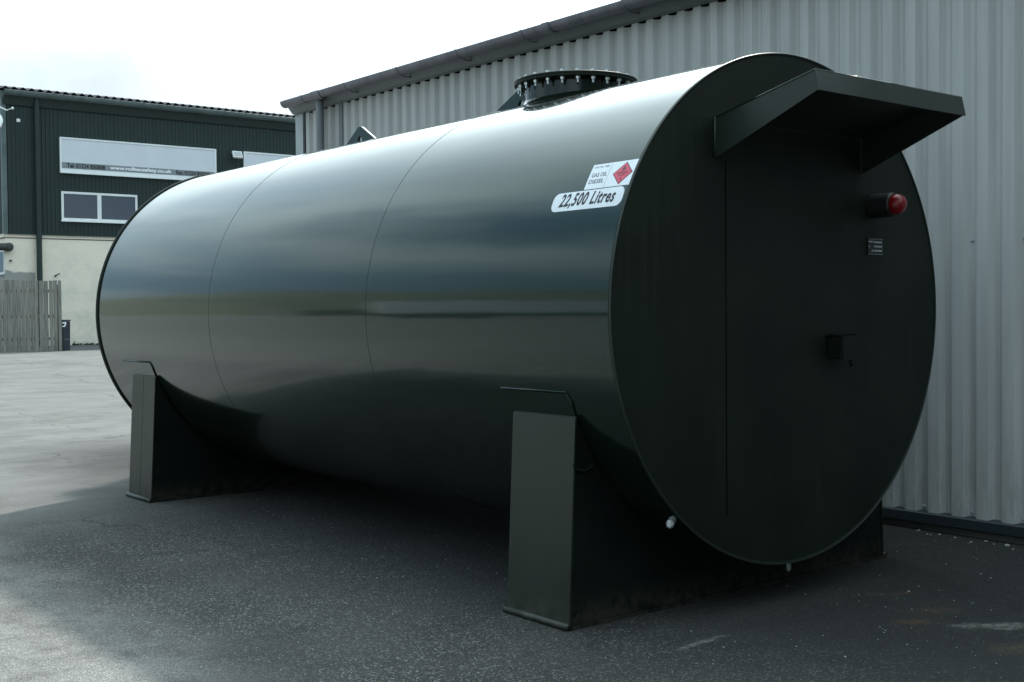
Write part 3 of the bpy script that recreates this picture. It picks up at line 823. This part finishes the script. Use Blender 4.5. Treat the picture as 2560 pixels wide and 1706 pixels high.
# eaves flashing under the gutter
bm = bmesh.new()
prism(bm, [(WX-0.155, 4.46), (WX-0.145, 4.46), (WX-0.055, 4.352), (WX-0.012, 4.338), (WX-0.012, 4.330), (WX-0.062, 4.345)], 'Y', YN, Y_END+0.01)
wobj('eaves_flashing', bm, M['flash_grey'])
bm = bmesh.new(); box(bm, WX+0.003, WX+0.034, YN, Y_END-0.2, 4.322, 4.41)
wobj('rib_end_shade', bm, M['gap'])  # black strip standing in for the shade inside the open rib ends
# gutter
GX, GZ, GR = 2.235, 4.468, 0.076
bm = bmesh.new()
prof = []
for i in range(17):
    a = PI + PI*i/16; prof.append((GX+GR*math.cos(a), GZ+GR*math.sin(a)))
prof = [(GX-GR+0.010, GZ+0.002), (GX-GR+0.004, GZ+0.006), (GX-GR-0.002, GZ+0.002)] + prof[1:] + [(GX+GR, GZ+0.006)]
inner = [(GX+(x-GX)*0.94, z+0.004) for x, z in prof[::-1]]
prism(bm, prof+inner, 'Y', YN, 10.13)
gt = wobj('gutter', bm, M['gutter_grey'], False); sharp(gt, 40)
def gutter_ring(y, w, dr):
    bm = bmesh.new(); pr = []
    for i in range(15):
        a = PI*0.99 + PI*1.0*i/14; pr.append((GX+(GR+dr)*math.cos(a), GZ+(GR+dr)*math.sin(a)))
    pr = [(GX-GR-dr, GZ+0.010), ] + pr
    inn = [(GX+(x-GX)*0.97, z+0.001) for x, z in pr[::-1]]
    prism(bm, pr+inn, 'Y', y-w, y+w)
    return bm
for y, w, dr in ((9.57, 0.014, 0.006), (9.21, 0.10, 0.010), (8.50, 0.014, 0.006), (7.33, 0.014, 0.006), (6.17, 0.014, 0.006), (5.06, 0.014, 0.006), (4.68, 0.055, 0.008), (3.6, 0.014, 0.006), (2.45, 0.014, 0.006), (1.3, 0.014, 0.006)):
    o = wobj('gutter_joint', gutter_ring(y, w, dr), M['gutter_grey'], False, None); sharp(o, 40)
# gutter support arms
for y in (8.5, 7.33, 6.17, 5.06, 3.6, 2.45, 1.3):
    bm = bmesh.new(); box(bm, GX+0.02, WX-0.06, y-0.012, y+0.012, 4.375, 4.385)
    wobj('gutter_bracket', bm, M['gutter_grey'])
# downpipe
bm = bmesh.new()
DY, DX, DR = 9.32, 2.30, 0.052
tube(bm, (DX, DY, 0.05), (DX, DY, 4.40), DR, 24)
dpipe = wobj('downpipe', bm, M['flash_grey'], True)
sharp(dpipe, 40)
for z in (0.6, 2.2, 3.7):
    bm = bmesh.new(); tube(bm, (DX, DY, z-0.02), (DX, DY, z+0.02), DR+0.006, 24); box(bm, DX+DR, WX-0.005, DY-0.012, DY+0.012, z-0.012, z+0.012)
    bmesh.ops.translate(bm, verts=bm.verts[:], vec=WO); obj('pipe_clip', bm, M['flash_grey'], dpipe)
# dark vertical trim strip beside the downpipe
bm = bmesh.new(); prism(bm, [(WX-0.016, 9.00), (WX-0.004, 9.00), (WX-0.004, 9.09), (WX-0.016, 9.09)], 'Z', 0.13, 4.34)
wobj('cover_strip', bm, M['flash_grey'])
# drip flashing and plinth
bm = bmesh.new()
prism(bm, [(WX+0.03, 0.150), (WX-0.012, 0.136), (WX-0.020, 0.130), (WX-0.020, 0.062), (WX-0.012, 0.058), (WX-0.012, 0.125), (WX+0.03, 0.135)], 'Y', YN, Y_END)
wobj('drip_flashing', bm, M['flash_dark'])
bm = bmesh.new(); box(bm, WX+0.035, WX+0.25, YN, Y_END-0.01, -0.05, 0.13)
wobj('plinth', bm, M['concrete_dark'])
# far gable wall and roof
bm = bmesh.new()
W2 = 15.0
prism(bm, [(WX+0.26, 0), (WX+W2, 0), (WX+W2, 4.45), (WX+W2/2, 5.5), (WX+0.26, 4.45)], 'Y', Y_END-0.06, Y_END-0.02)
wobj('gable_wall', bm, M['clad_grey'])
bm = bmesh.new()
prism(bm, [(WX+0.26, 0), (WX+W2, 0), (WX+W2, 4.45), (WX+W2/2, 5.5), (WX+0.26, 4.45)], 'Y', YN+0.02, YN+0.06)
wobj('gable_wall', bm, M['clad_grey'])
bm = bmesh.new(); prism(bm, [(GX+0.03, 4.515), (WX+W2/2, 5.56), (WX+W2+0.1, 4.53), (WX+W2+0.1, 4.49), (WX+W2/2, 5.51), (GX+0.03, 4.495)], 'Y', YN-0.02, Y_END+0.02)
wobj('roof', bm, M['roof_grey'])
bm = bmesh.new(); box(bm, WX+0.04, WX+0.06, YN, Y_END-0.07, 0.1, 4.4)
wobj('liner_wall', bm, M['black'])

# ------------------------------------------------------------------ green industrial building
G1 = Vector((7.245, 40.785, 0)); GROT = -R_(1.25)
gb = thing('industrial_building', 'two storey building with dark green metal cladding over a cream painted brick ground floor', 'building', G1, GROT)
def gobj(name, bm, mat, smooth=False, parent=None): return obj(name, bm, mat, parent or gb, smooth)
BW = 20.0; BD = 16.0; U0 = 0.10
bm = bmesh.new(); box(bm, U0, BW, 0.0, 0.25, 0.3, 4.62); gobj('brick_wall', bm, M['brick'])
bm = bmesh.new(); box(bm, U0, U0+0.25, 0.252, BD, 0.3, 4.62); gobj('brick_wall', bm, M['brick'])
bm = bmesh.new(); box(bm, U0-0.02, BW, -0.012, -0.001, 4.43, 4.46); box(bm, U0-0.03, U0-0.001, -0.012, BD, 4.43, 4.46); gobj('cable_run', bm, M['duct'])
# green cladding sheets, 1.05 m each (7 ribs at 0.15)
prof = corr_profile(7, 0.15, 0.025, 0.055, 0.02)
bm = corr_sheet([(y, d) for y, d in prof], 4.60, 9.45, lambda d: d)
for v in bm.verts: v.co = Vector((v.co.y, v.co.x-0.04, v.co.z))
bmesh.ops.recalc_face_normals(bm, faces=bm.faces[:])
me = D.meshes.new('cladding_sheet'); bm.to_mesh(me); bm.free(); me.materials.append(M['clad_green'])
for i in range(19):
    o = link('cladding_sheet', me, gb); o.location = (U0+i*1.05, 0, 0)
bm = corr_sheet([(y, d) for y, d in prof], 4.60, 9.45, lambda d: d)
for v in bm.verts: v.co = Vector((v.co.x-0.04+U0, v.co.y, v.co.z))
me = D.meshes.new('cladding_sheet'); bm.to_mesh(me); bm.free(); me.materials.append(M['clad_green'])
for i in range(15):
    o = link('cladding_sheet', me, gb); o.location = (0, i*1.05, 0)
bm = bmesh.new(); box(bm, U0-0.055, U0+0.10, -0.06, -0.045, 4.58, 9.45); box(bm, U0-0.055, U0-0.042, -0.045, 0.1, 4.58, 9.45)
gobj('corner_flashing', bm, M['gutter_green'])
bm = bmesh.new(); box(bm, U0+0.1, BW, -0.065, -0.042, 4.57, 4.615); gobj('drip_flashing', bm, M['clad_green'])
bm = bmesh.new(); box(bm, U0+0.02, BW-0.02, 0.02, BD, 4.63, 9.4); gobj('upper_core', bm, M['black'])
# gutter, soffit, roof
bm = bmesh.new()
gr_ = 0.16; gy, gzz = -0.27, 9.70
pr = [(gy+gr_*math.cos(PI+PI*i/12), gzz+gr_*1.15*math.sin(PI+PI*i/12)) for i in range(13)]
inn = [(gy+(a-gy)*0.92, b_+0.01) for a, b_ in pr[::-1]]
prism(bm, pr+inn, 'X', U0-0.02, BW)
o = gobj('gutter', bm, M['gutter_green']); sharp(o, 40)
bm = bmesh.new(); prism(bm, [(-0.20, 9.56), (-0.045, 9.56), (-0.045, 9.22), (-0.10, 9.22)], 'X', U0, BW)
gobj('eaves_flashing', bm, M['clad_green'])
bm = bmesh.new()
npt = 8; RP = 0.30
sheet = []
for i in range(4*npt+1):
    t_ = i/npt; sheet.append((t_*RP, 0.085*(0.5-0.5*math.cos(2*PI*t_))))
lo = []; hi = []
rise = math.tan(R_(9))
for (x, h) in sheet:
    lo.append((bm.verts.new((x, -0.34, 9.735+h)), bm.verts.new((x, 8.0, 9.735+h+8.3*rise))))
    hi.append((bm.verts.new((x, -0.34, 9.745+h+0.008)), bm.verts.new((x, 8.0, 9.745+h+0.008+8.3*rise))))
for i in range(len(sheet)-1):
    for S in (lo, hi): bm.faces.new((S[i][0], S[i+1][0], S[i+1][1], S[i][1]))
    bm.faces.new((lo[i][0], lo[i+1][0], hi[i+1][0], hi[i][0]))
bmesh.ops.recalc_face_normals(bm, faces=bm.faces[:])
me = D.meshes.new('roof_sheet'); bm.to_mesh(me); bm.free(); me.materials.append(M['fibre_roof'])
for i in range(17):
    o = link('roof_sheet', me, gb); o.location = (U0-0.10+i*4*RP, 0, 0)
bm = bmesh.new(); prism(bm, [(8.0, 10.95), (8.0, 11.07), (16.5, 9.75), (16.5, 9.65)], 'X', U0-0.1, BW); gobj('rear_roof', bm, M['fibre_roof'])
bm = bmesh.new(); prism(bm, [(0.0, 9.4), (0.0, 9.72), (8.0, 10.98), (16.0, 9.72), (16.0, 9.4)], 'X', U0, U0+0.05); gobj('gable_panel', bm, M['clad_green'])
# downpipe
bm = bmesh.new(); tube(bm, (1.25, -0.16, 0.5), (1.25, -0.16, 9.55), 0.10, 16); o = gobj('downpipe', bm, M['clad_green'], True); sharp(o, 40)
# window with two casements
def window(u0, u1, z0, z1, mull, yf=-0.075):
    bm = bmesh.new(); f = 0.085
    box(bm, u0, u1, yf, 0.02, z1-f, z1, 0.008); box(bm, u0, u1, yf, 0.02, z0, z0+f*1.2, 0.008)
    box(bm, u0, u0+f, yf+0.002, 0.02, z0+f*1.2, z1-f, 0.006); box(bm, u1-f, u1, yf+0.002, 0.02, z0+f*1.2, z1-f, 0.006)
    if mull: box(bm, mull-f*0.9, mull+f*0.9, yf+0.001, 0.02, z0+f*1.2, z1-f, 0.006)
    w = gobj('window', bm, M['upvc'])
    sb = bmesh.new(); box(sb, u0-0.03, u1+0.03, yf-0.05, yf-0.002, z0-0.04, z0+0.012, 0.005); obj('sill', sb, M['upvc'], w)
    ed = [u0+f] + ([mull-f*0.9, mull+f*0.9] if mull else []) + [u1-f]
    for i in range(0, len(ed), 2):
        pb = bmesh.new(); box(pb, ed[i], ed[i+1], yf+0.016, yf+0.024, z0+f*1.2, z1-f); obj('pane', pb, M['glass'], w)
    return w
window(2.10, 4.96, 5.13, 6.21, 3.50)
# small window and dark flue hood at the left corner
bm = bmesh.new()
f = 0.06
for (a, b2, c, d_) in ((0.16, 0.21, 3.14, 4.0), (-0.9, 0.16, 3.14, 3.2)): pass
box(bm, U0-0.03, U0-0.001, 0.06, 0.12, 3.2, 3.95); box(bm, U0-0.03, U0-0.001, 0.9, 0.96, 3.2, 3.95)
box(bm, U0-0.03, U0-0.001, 0.06, 0.96, 3.95, 4.01); box(bm, U0-0.06, U0-0.001, 0.04, 0.98, 3.12, 3.2)
w = gobj('window', bm, M['upvc']); bm = bmesh.new(); box(bm, U0-0.012, U0-0.002, 0.12, 0.9, 3.2, 3.95); obj('pane', bm, M['glass'], w)
fh = thing('flue_hood', 'round dark weathered flue hood on the cream brick corner at the left edge', 'flue', G1, GROT)
bm = bmesh.new()
rings = lathe(bm, [(0.15, -0.001), (0.155, -0.05), (0.15, -0.20), (0.12, -0.245), (0.05, -0.26)], 'Y', 20, (0.20, 0, 4.10)); bm.faces.new(rings[-1])
obj('hood_cap', bm, M['duct'], fh, True)
bm = bmesh.new(); tube(bm, (-0.35, -0.12, 4.10), (0.16, -0.12, 4.10), 0.135, 18); obj('flue_pipe', bm, M['duct'], fh, True)
tp = tag(boxobj('wall_tap', (0.24, 0.31, -0.09, -0.001, 3.585, 3.645), M['duct'], None, 0.01), 'small dark pipe stub on the cream brick wall left of the downpipe', 'pipe stub')
tp.location = G1; tp.rotation_euler = (0, 0, GROT)
bm = bmesh.new(); tube(bm, (1.84, -0.02, 3.08), (1.84, -0.10, 3.08), 0.035, 10); tube(bm, (1.84, -0.09, 3.09), (1.98, -0.12, 3.17), 0.022, 8)
br_ = obj('wall_bracket', bm, M['duct'], None); br_.location = G1; br_.rotation_euler = (0, 0, GROT); tag(br_, 'small dark hooked bracket on the cream wall above the fence end', 'bracket')
sq = tag(boxobj('sensor_box', (0.56, 0.69, -0.12, -0.03, 8.61, 8.74), M['dish'], None, 0.03), 'small white sensor box high on the green cladding left of the downpipe', 'sensor')
sq.location = G1; sq.rotation_euler = (0, 0, GROT)
# satellite dish at the corner, mostly outside the frame
sd_ = thing('satellite_dish', 'white satellite dish and its arm at the upper left corner of the green wall', 'satellite dish', G1, GROT)
bm = bmesh.new(); prof = [(0.02+0.38*i/8, -0.10*(1-(i/8)**2)) for i in range(9)]
lathe(bm, [(r_, h) for r_, h in prof], 'Y', 28); bm.transform(Matrix.Rotation(R_(-28), 4, 'Z') @ Matrix.Rotation(R_(-20), 4, 'X'))
bmesh.ops.translate(bm, verts=bm.verts[:], vec=(-0.43, -0.55, 8.50)); o = obj('reflector', bm, M['dish'], sd_, True)
bm = bmesh.new(); tube(bm, (-0.22, -0.6, 9.05), (0.06, -0.82, 8.88), 0.022, 8); tube(bm, (-0.25, -0.5, 8.6), (0.06, -0.02, 8.4), 0.03, 8); obj('feed_arm', bm, M['dish'], sd_)
bm = bmesh.new(); bmesh.ops.create_icosphere(bm, subdivisions=2, radius=0.05, matrix=Matrix.Translation((0.225, -0.85, 8.97))); tube(bm, (0.06, -0.82, 8.90), (0.22, -0.85, 8.97), 0.015, 8); obj('receiver', bm, M['dish'], sd_, True)
# signs
def sign(u0, u1, z0, z1, label, text):
    s_ = thing('sign_board', label, 'sign', G1, GROT, None)
    yf = -0.13
    bm = bmesh.new(); box(bm, u0+0.05, u1-0.05, yf, -0.045, z0+0.05, z1-0.05); obj('sign_panel', bm, M['sign_white'], s_)
    bm = bmesh.new(); e = 0.055
    box(bm, u0, u1, yf-0.02, -0.044, z1-e, z1); box(bm, u0, u1, yf-0.02, -0.044, z0, z0+e)
    box(bm, u0, u0+e, yf-0.019, -0.044, z0+e, z1-e); box(bm, u1-e, u1, yf-0.019, -0.044, z0+e, z1-e)
    obj('sign_frame', bm, M['sign_edge'], s_)
    bm = bmesh.new(); box(bm, u0+0.056, u1-0.056, yf-0.006, yf-0.0005, z0+0.056, z0+0.17); obj('lower_strip', bm, M['sign_edge'], s_)
    bm = bmesh.new(); box(bm, u0+0.056, u1-0.056, yf-0.004, yf-0.0005, z0+0.176, z0+0.40); obj('print_band', bm, M['sign_band'], s_)
    for (tx_, a, b_, mt_, bold) in text:
        ge = fit_text(text_geo(tx_, 1, bold=bold), a, b_, z0+0.205, z0+0.375)
        flat_geo('lettering', ge[0], ge[1], lambda x, z: (x, yf-0.009, z), mt_, s_)
    return s_
sign(2.06, 8.17, 6.88, 8.20, 'long white sign with a grey band of lettering above the window', [('Tel: 01524 850008', 2.30, 3.72, M['ink'], 0.03), ('www.rolltecsafety.co.uk', 3.90, 6.32, M['sign_text_w'], 0.04), ('Fax: 01524 850009', 6.50, 7.90, M['ink'], 0.03)])
sign(9.36, 14.6, 6.88, 8.20, 'white sign right of the floodlight, mostly hidden behind the tank', [])
# floodlight between the signs, tilted
fl_ = thing('floodlight', 'pale square floodlight tilted downward between the two white signs', 'floodlight', G1, GROT)
bm = bmesh.new(); box(bm, -0.20, 0.20, -0.05, 0.05, -0.15, 0.15, 0.015); bm.transform(Matrix.Translation((9.0, -0.30, 8.02)) @ Matrix.Rotation(R_(-28), 4, 'X')); obj('lamp_body', bm, M['upvc'], fl_)
bm = bmesh.new(); box(bm, -0.155, 0.155, -0.056, -0.0505, -0.105, 0.105); bm.transform(Matrix.Translation((9.0, -0.30, 8.02)) @ Matrix.Rotation(R_(-28), 4, 'X')); obj('lamp_glass', bm, M['flash_light'], fl_)
bm = bmesh.new()
for i in range(-2, 3): box(bm, i*0.06-0.004, i*0.06+0.004, -0.064, -0.0565, -0.11, 0.11)
bm.transform(Matrix.Translation((9.0, -0.30, 8.02)) @ Matrix.Rotation(R_(-28), 4, 'X')); obj('lamp_guard', bm, M['upvc'], fl_)
bm = bmesh.new(); box(bm, 8.97, 9.03, -0.26, -0.03, 8.0, 8.05); obj('lamp_arm', bm, M['duct'], fl_)

# the building's own shadow, laid as a dark sheet at foot of the wall
bm = bmesh.new()
n = 60; r0 = []; r1 = []
for i in range(n+1):
    x = -14+44*i/n
    wv = 0.25*mnoise.noise(Vector((x*0.7, 0, 0)))
    r0.append(bm.verts.new((x, -6.15+wv, 0.506))); r1.append(bm.verts.new((x, 0.02, 0.506)))
for i in range(n): bm.faces.new((r0[i], r0[i+1], r1[i+1], r1[i]))
vg = obj('shadow_strip', bm, M['shadow_strip']); vg.location = (G1.x, G1.y, 0); vg.rotation_euler = (0, 0, GROT); tag(vg, 'building shadow laid as a dark strip at the foot of the brick wall', kind='structure')
# weeds along wall foot
vs_, fs_ = [], []
for i in range(260):
    u = random.choice((random.uniform(2.4, 3.4), random.uniform(4.2, 6.5), random.uniform(2.2, 12)))
    c = Vector((u, -0.06-random.random()*0.12, 0.5)); h = random.uniform(0.04, 0.17)*(1.6 if mnoise.noise(Vector((u*2.3, 0, 0))) > 0.15 else 0.6)
    for j in range(3):
        a = random.uniform(0, 2*PI); d_ = Vector((math.cos(a), math.sin(a)*0.5, 0))*h*0.6; k = len(vs_); s_ = Vector((-math.sin(a), math.cos(a), 0))*0.02
        vs_ += [c-s_, c+s_, c+d_+Vector((0, 0, h))]; fs_.append((k, k+1, k+2))
me = D.meshes.new('weeds'); me.from_pydata(vs_, [], fs_); me.update()
wd = link('weeds', me, None, M['weed']); wd.location = (G1.x, G1.y, 0); wd.rotation_euler = (0, 0, GROT); tag(wd, 'dark weeds and litter along the foot of the wall', kind='stuff')

# fence of vertical boards
FX = Vector((7.109, 34.144, 0))
fn_ = thing('board_fence', 'tall weathered grey fence of vertical boards in front of the cream wall', 'fence', FX, GROT)
edges = [0.035]
for w_ in (0.125, 0.135, 0.14, 0.15, 0.16, 0.14, 0.11, 0.14, 0.13, 0.14, 0.15, 0.145, 0.13, 0.12, 0.11): edges.append(edges[-1]-w_)
while edges[-1] > -7.5: edges.append(edges[-1]-random.uniform(0.12, 0.155))
for i in range(len(edges)-1):
    b1, b0_ = edges[i]-0.012, edges[i+1]+0.012
    h = 2.73+random.uniform(-0.02, 0.02)
    yo = random.uniform(-0.012, 0.012) + (0.03 if i % 2 else 0.0)
    bm = bmesh.new(); prism(bm, [(b0_, 0.49+random.uniform(-0.01, 0.03)), (b1, 0.49+random.uniform(-0.01, 0.03)), (b1, h+random.uniform(-0.006, 0.006)), (b0_, h+random.uniform(-0.006, 0.006))], 'Y', -0.012+yo, 0.010+yo)
    bmesh.ops.bevel(bm, geom=bm.edges[:], offset=0.003, segments=1, affect='EDGES')
    obj('board', bm, M['board'], fn_)
for z in (0.9, 1.6, 2.4):
    bm = bmesh.new(); box(bm, -7.5, 0.03, 0.055, 0.10, z-0.05, z+0.05); obj('rail', bm, M['board'], fn_)
for u in (-0.03, -1.85, -3.7, -5.5, -7.4):
    bm = bmesh.new(); box(bm, u-0.05, u+0.05, 0.10, 0.20, 0.4, 2.6); obj('post', bm, M['board'], fn_)
# dark bin and post beside the fence
bn = thing('waste_bin', 'dark blue upright bin with a white mark at the end of the fence', 'bin', FX, GROT)
bm = bmesh.new(); prism(bm, [(0.045, 0.52), (0.27, 0.52), (0.285, 1.44), (0.045, 1.44)], 'Y', 0.0, 0.5); bmesh.ops.bevel(bm, geom=bm.edges[:], offset=0.012, segments=2, affect='EDGES'); obj('bin_body', bm, M['bin'], bn)
bm = bmesh.new(); box(bm, 0.035, 0.297, -0.02, 0.52, 1.445, 1.49, 0.012); obj('bin_lid', bm, M['bin'], bn)
bm = bmesh.new()
prism(bm, [(0.035, 1.405), (0.155, 1.42), (0.150, 1.34), (0.115, 1.265), (0.03, 1.265), (0.035, 1.295), (0.10, 1.30), (0.115, 1.375), (0.035, 1.37)], 'Y', -0.006, -0.0005); obj('bin_mark', bm, M['sign_text_w'], bn)
bm = bmesh.new(); box(bm, 0.10, 0.24, -0.004, 0.0, 0.86, 0.872); obj('bin_seam', bm, M['pole'], bn)
pt = thing('steel_post', 'short grey steel post standing behind the dark bin', 'post', FX, GROT)
bm = bmesh.new(); box(bm, 0.05, 0.115, 0.56, 0.62, 0.4, 1.90, 0.008); box(bm, 0.115, 0.17, 0.57, 0.61, 0.4, 1.89, 0.006); obj('post_shaft', bm, M['pole'], pt)

# ------------------------------------------------------------------ made-up dark building behind the viewpoint (unseen; added to keep low light off the tank end)
rb = thing('light_blocker', 'made-up dark green building behind the viewpoint, outside the view, added to block low light', 'building', (0, -16, 0))
bm = bmesh.new(); prism(bm, [(-14, 0), (13, 0), (13, 6.4), (-0.5, 8.6), (-14, 6.4)], 'Y', -9, 0); obj('blocker_shell', bm, M['clad_green'], rb)
bm = bmesh.new(); prism(bm, [(-14.3, 6.35), (-14.3, 6.5), (-0.5, 8.75), (13.3, 6.5), (13.3, 6.35), (-0.5, 8.61)], 'Y', -9.3, 0.3); obj('roof', bm, M['fibre_roof'], rb)
bm = bmesh.new()
box(bm, -4.0, 0.5, 0.002, 0.06, 0, 4.6)
obj('blocker_door', bm, M['flash_dark'], rb)

# ------------------------------------------------------------------ white lorry body parked far across the yard (reads as the pale streak mirrored in the tank)
lo_ = thing('box_trailer', 'long white box trailer parked across the yard, outside the view', 'trailer', (-27, 31, 0), R_(28))
lo_.location.z = 0.45
bm = bmesh.new(); box(bm, -6.2, 6.2, -1.25, 1.25, 1.15, 3.7, 0.05); obj('trailer_body', bm, M['sign_edge'], lo_)
bm = bmesh.new(); box(bm, -6.0, 6.0, -0.5, 0.5, 0.85, 1.14); obj('chassis', bm, M['duct'], lo_)
for x in (2.4, 3.7, 5.0):
    for y in (-1.0, 1.0):
        bm = bmesh.new(); tube(bm, (x, y-0.18, 0.5), (x, y+0.18, 0.5), 0.5, 20); w_ = obj('wheel', bm, M['black'], lo_)
bm = bmesh.new(); box(bm, -4.4, -4.2, -0.9, -0.7, 0.0, 1.0); box(bm, -4.4, -4.2, 0.7, 0.9, 0.0, 1.0); obj('landing_legs', bm, M['duct'], lo_)

# ------------------------------------------------------------------ loose grit on the tarmac
vs_, fs_ = [], []
ico = bmesh.new(); bmesh.ops.create_icosphere(ico, subdivisions=1, radius=1); icv = [v.co.copy() for v in ico.verts]; icf = [tuple(v.index for v in f.verts) for f in ico.faces]; ico.free()
def stone(x, y, r_):
    k = len(vs_); sx, sy, sz = random.uniform(.7, 1.2), random.uniform(.7, 1.2), random.uniform(.45, .8); a = random.uniform(0, PI)
    for v in icv:
        p = Vector((v.x*sx, v.y*sy, v.z*sz))*r_*random.uniform(.85, 1.15)
        vs_.append((x+p.x*math.cos(a)-p.y*math.sin(a), y+p.x*math.sin(a)+p.y*math.cos(a), gz(x, y)+0.3*r_+p.z))
    fs_.extend(tuple(i+k for i in f) for f in icf)
for x, y, r_ in ((2.40, 0.20, 0.014), (0.672, -0.297, 0.008), (1.416, -0.326, 0.008), (1.357, -0.423, 0.007), (-0.71, -0.846, 0.008), (-1.025, -0.362, 0.007), (-0.906, -0.333, 0.006), (2.36, 0.02, 0.016), (2.38, 0.55, 0.012), (2.33, 0.62, 0.010)): stone(x, y, r_)
for i in range(2200):
    x = random.uniform(-5.0, 2.3); y = random.uniform(-2.2, 5.5)
    if -1.45 < x < 1.45 and 0.3 < y < 0.9: continue
    if mnoise.noise(Vector((x*1.1, y*1.1, 0))) < -0.15 and random.random() < 0.7: continue
    stone(x, y, random.choice((0.0016, 0.002, 0.0025, 0.003, 0.0045)))
for i in range(160):
    stone(random.uniform(2.25, 2.45), random.uniform(-2, 9.5), random.uniform(0.003, 0.011))
me = D.meshes.new('loose_grit'); me.from_pydata(vs_, [], fs_); me.update()
tag(link('loose_grit', me, None, M['gravel']), 'pale loose grit scattered on the dark tarmac', kind='stuff')
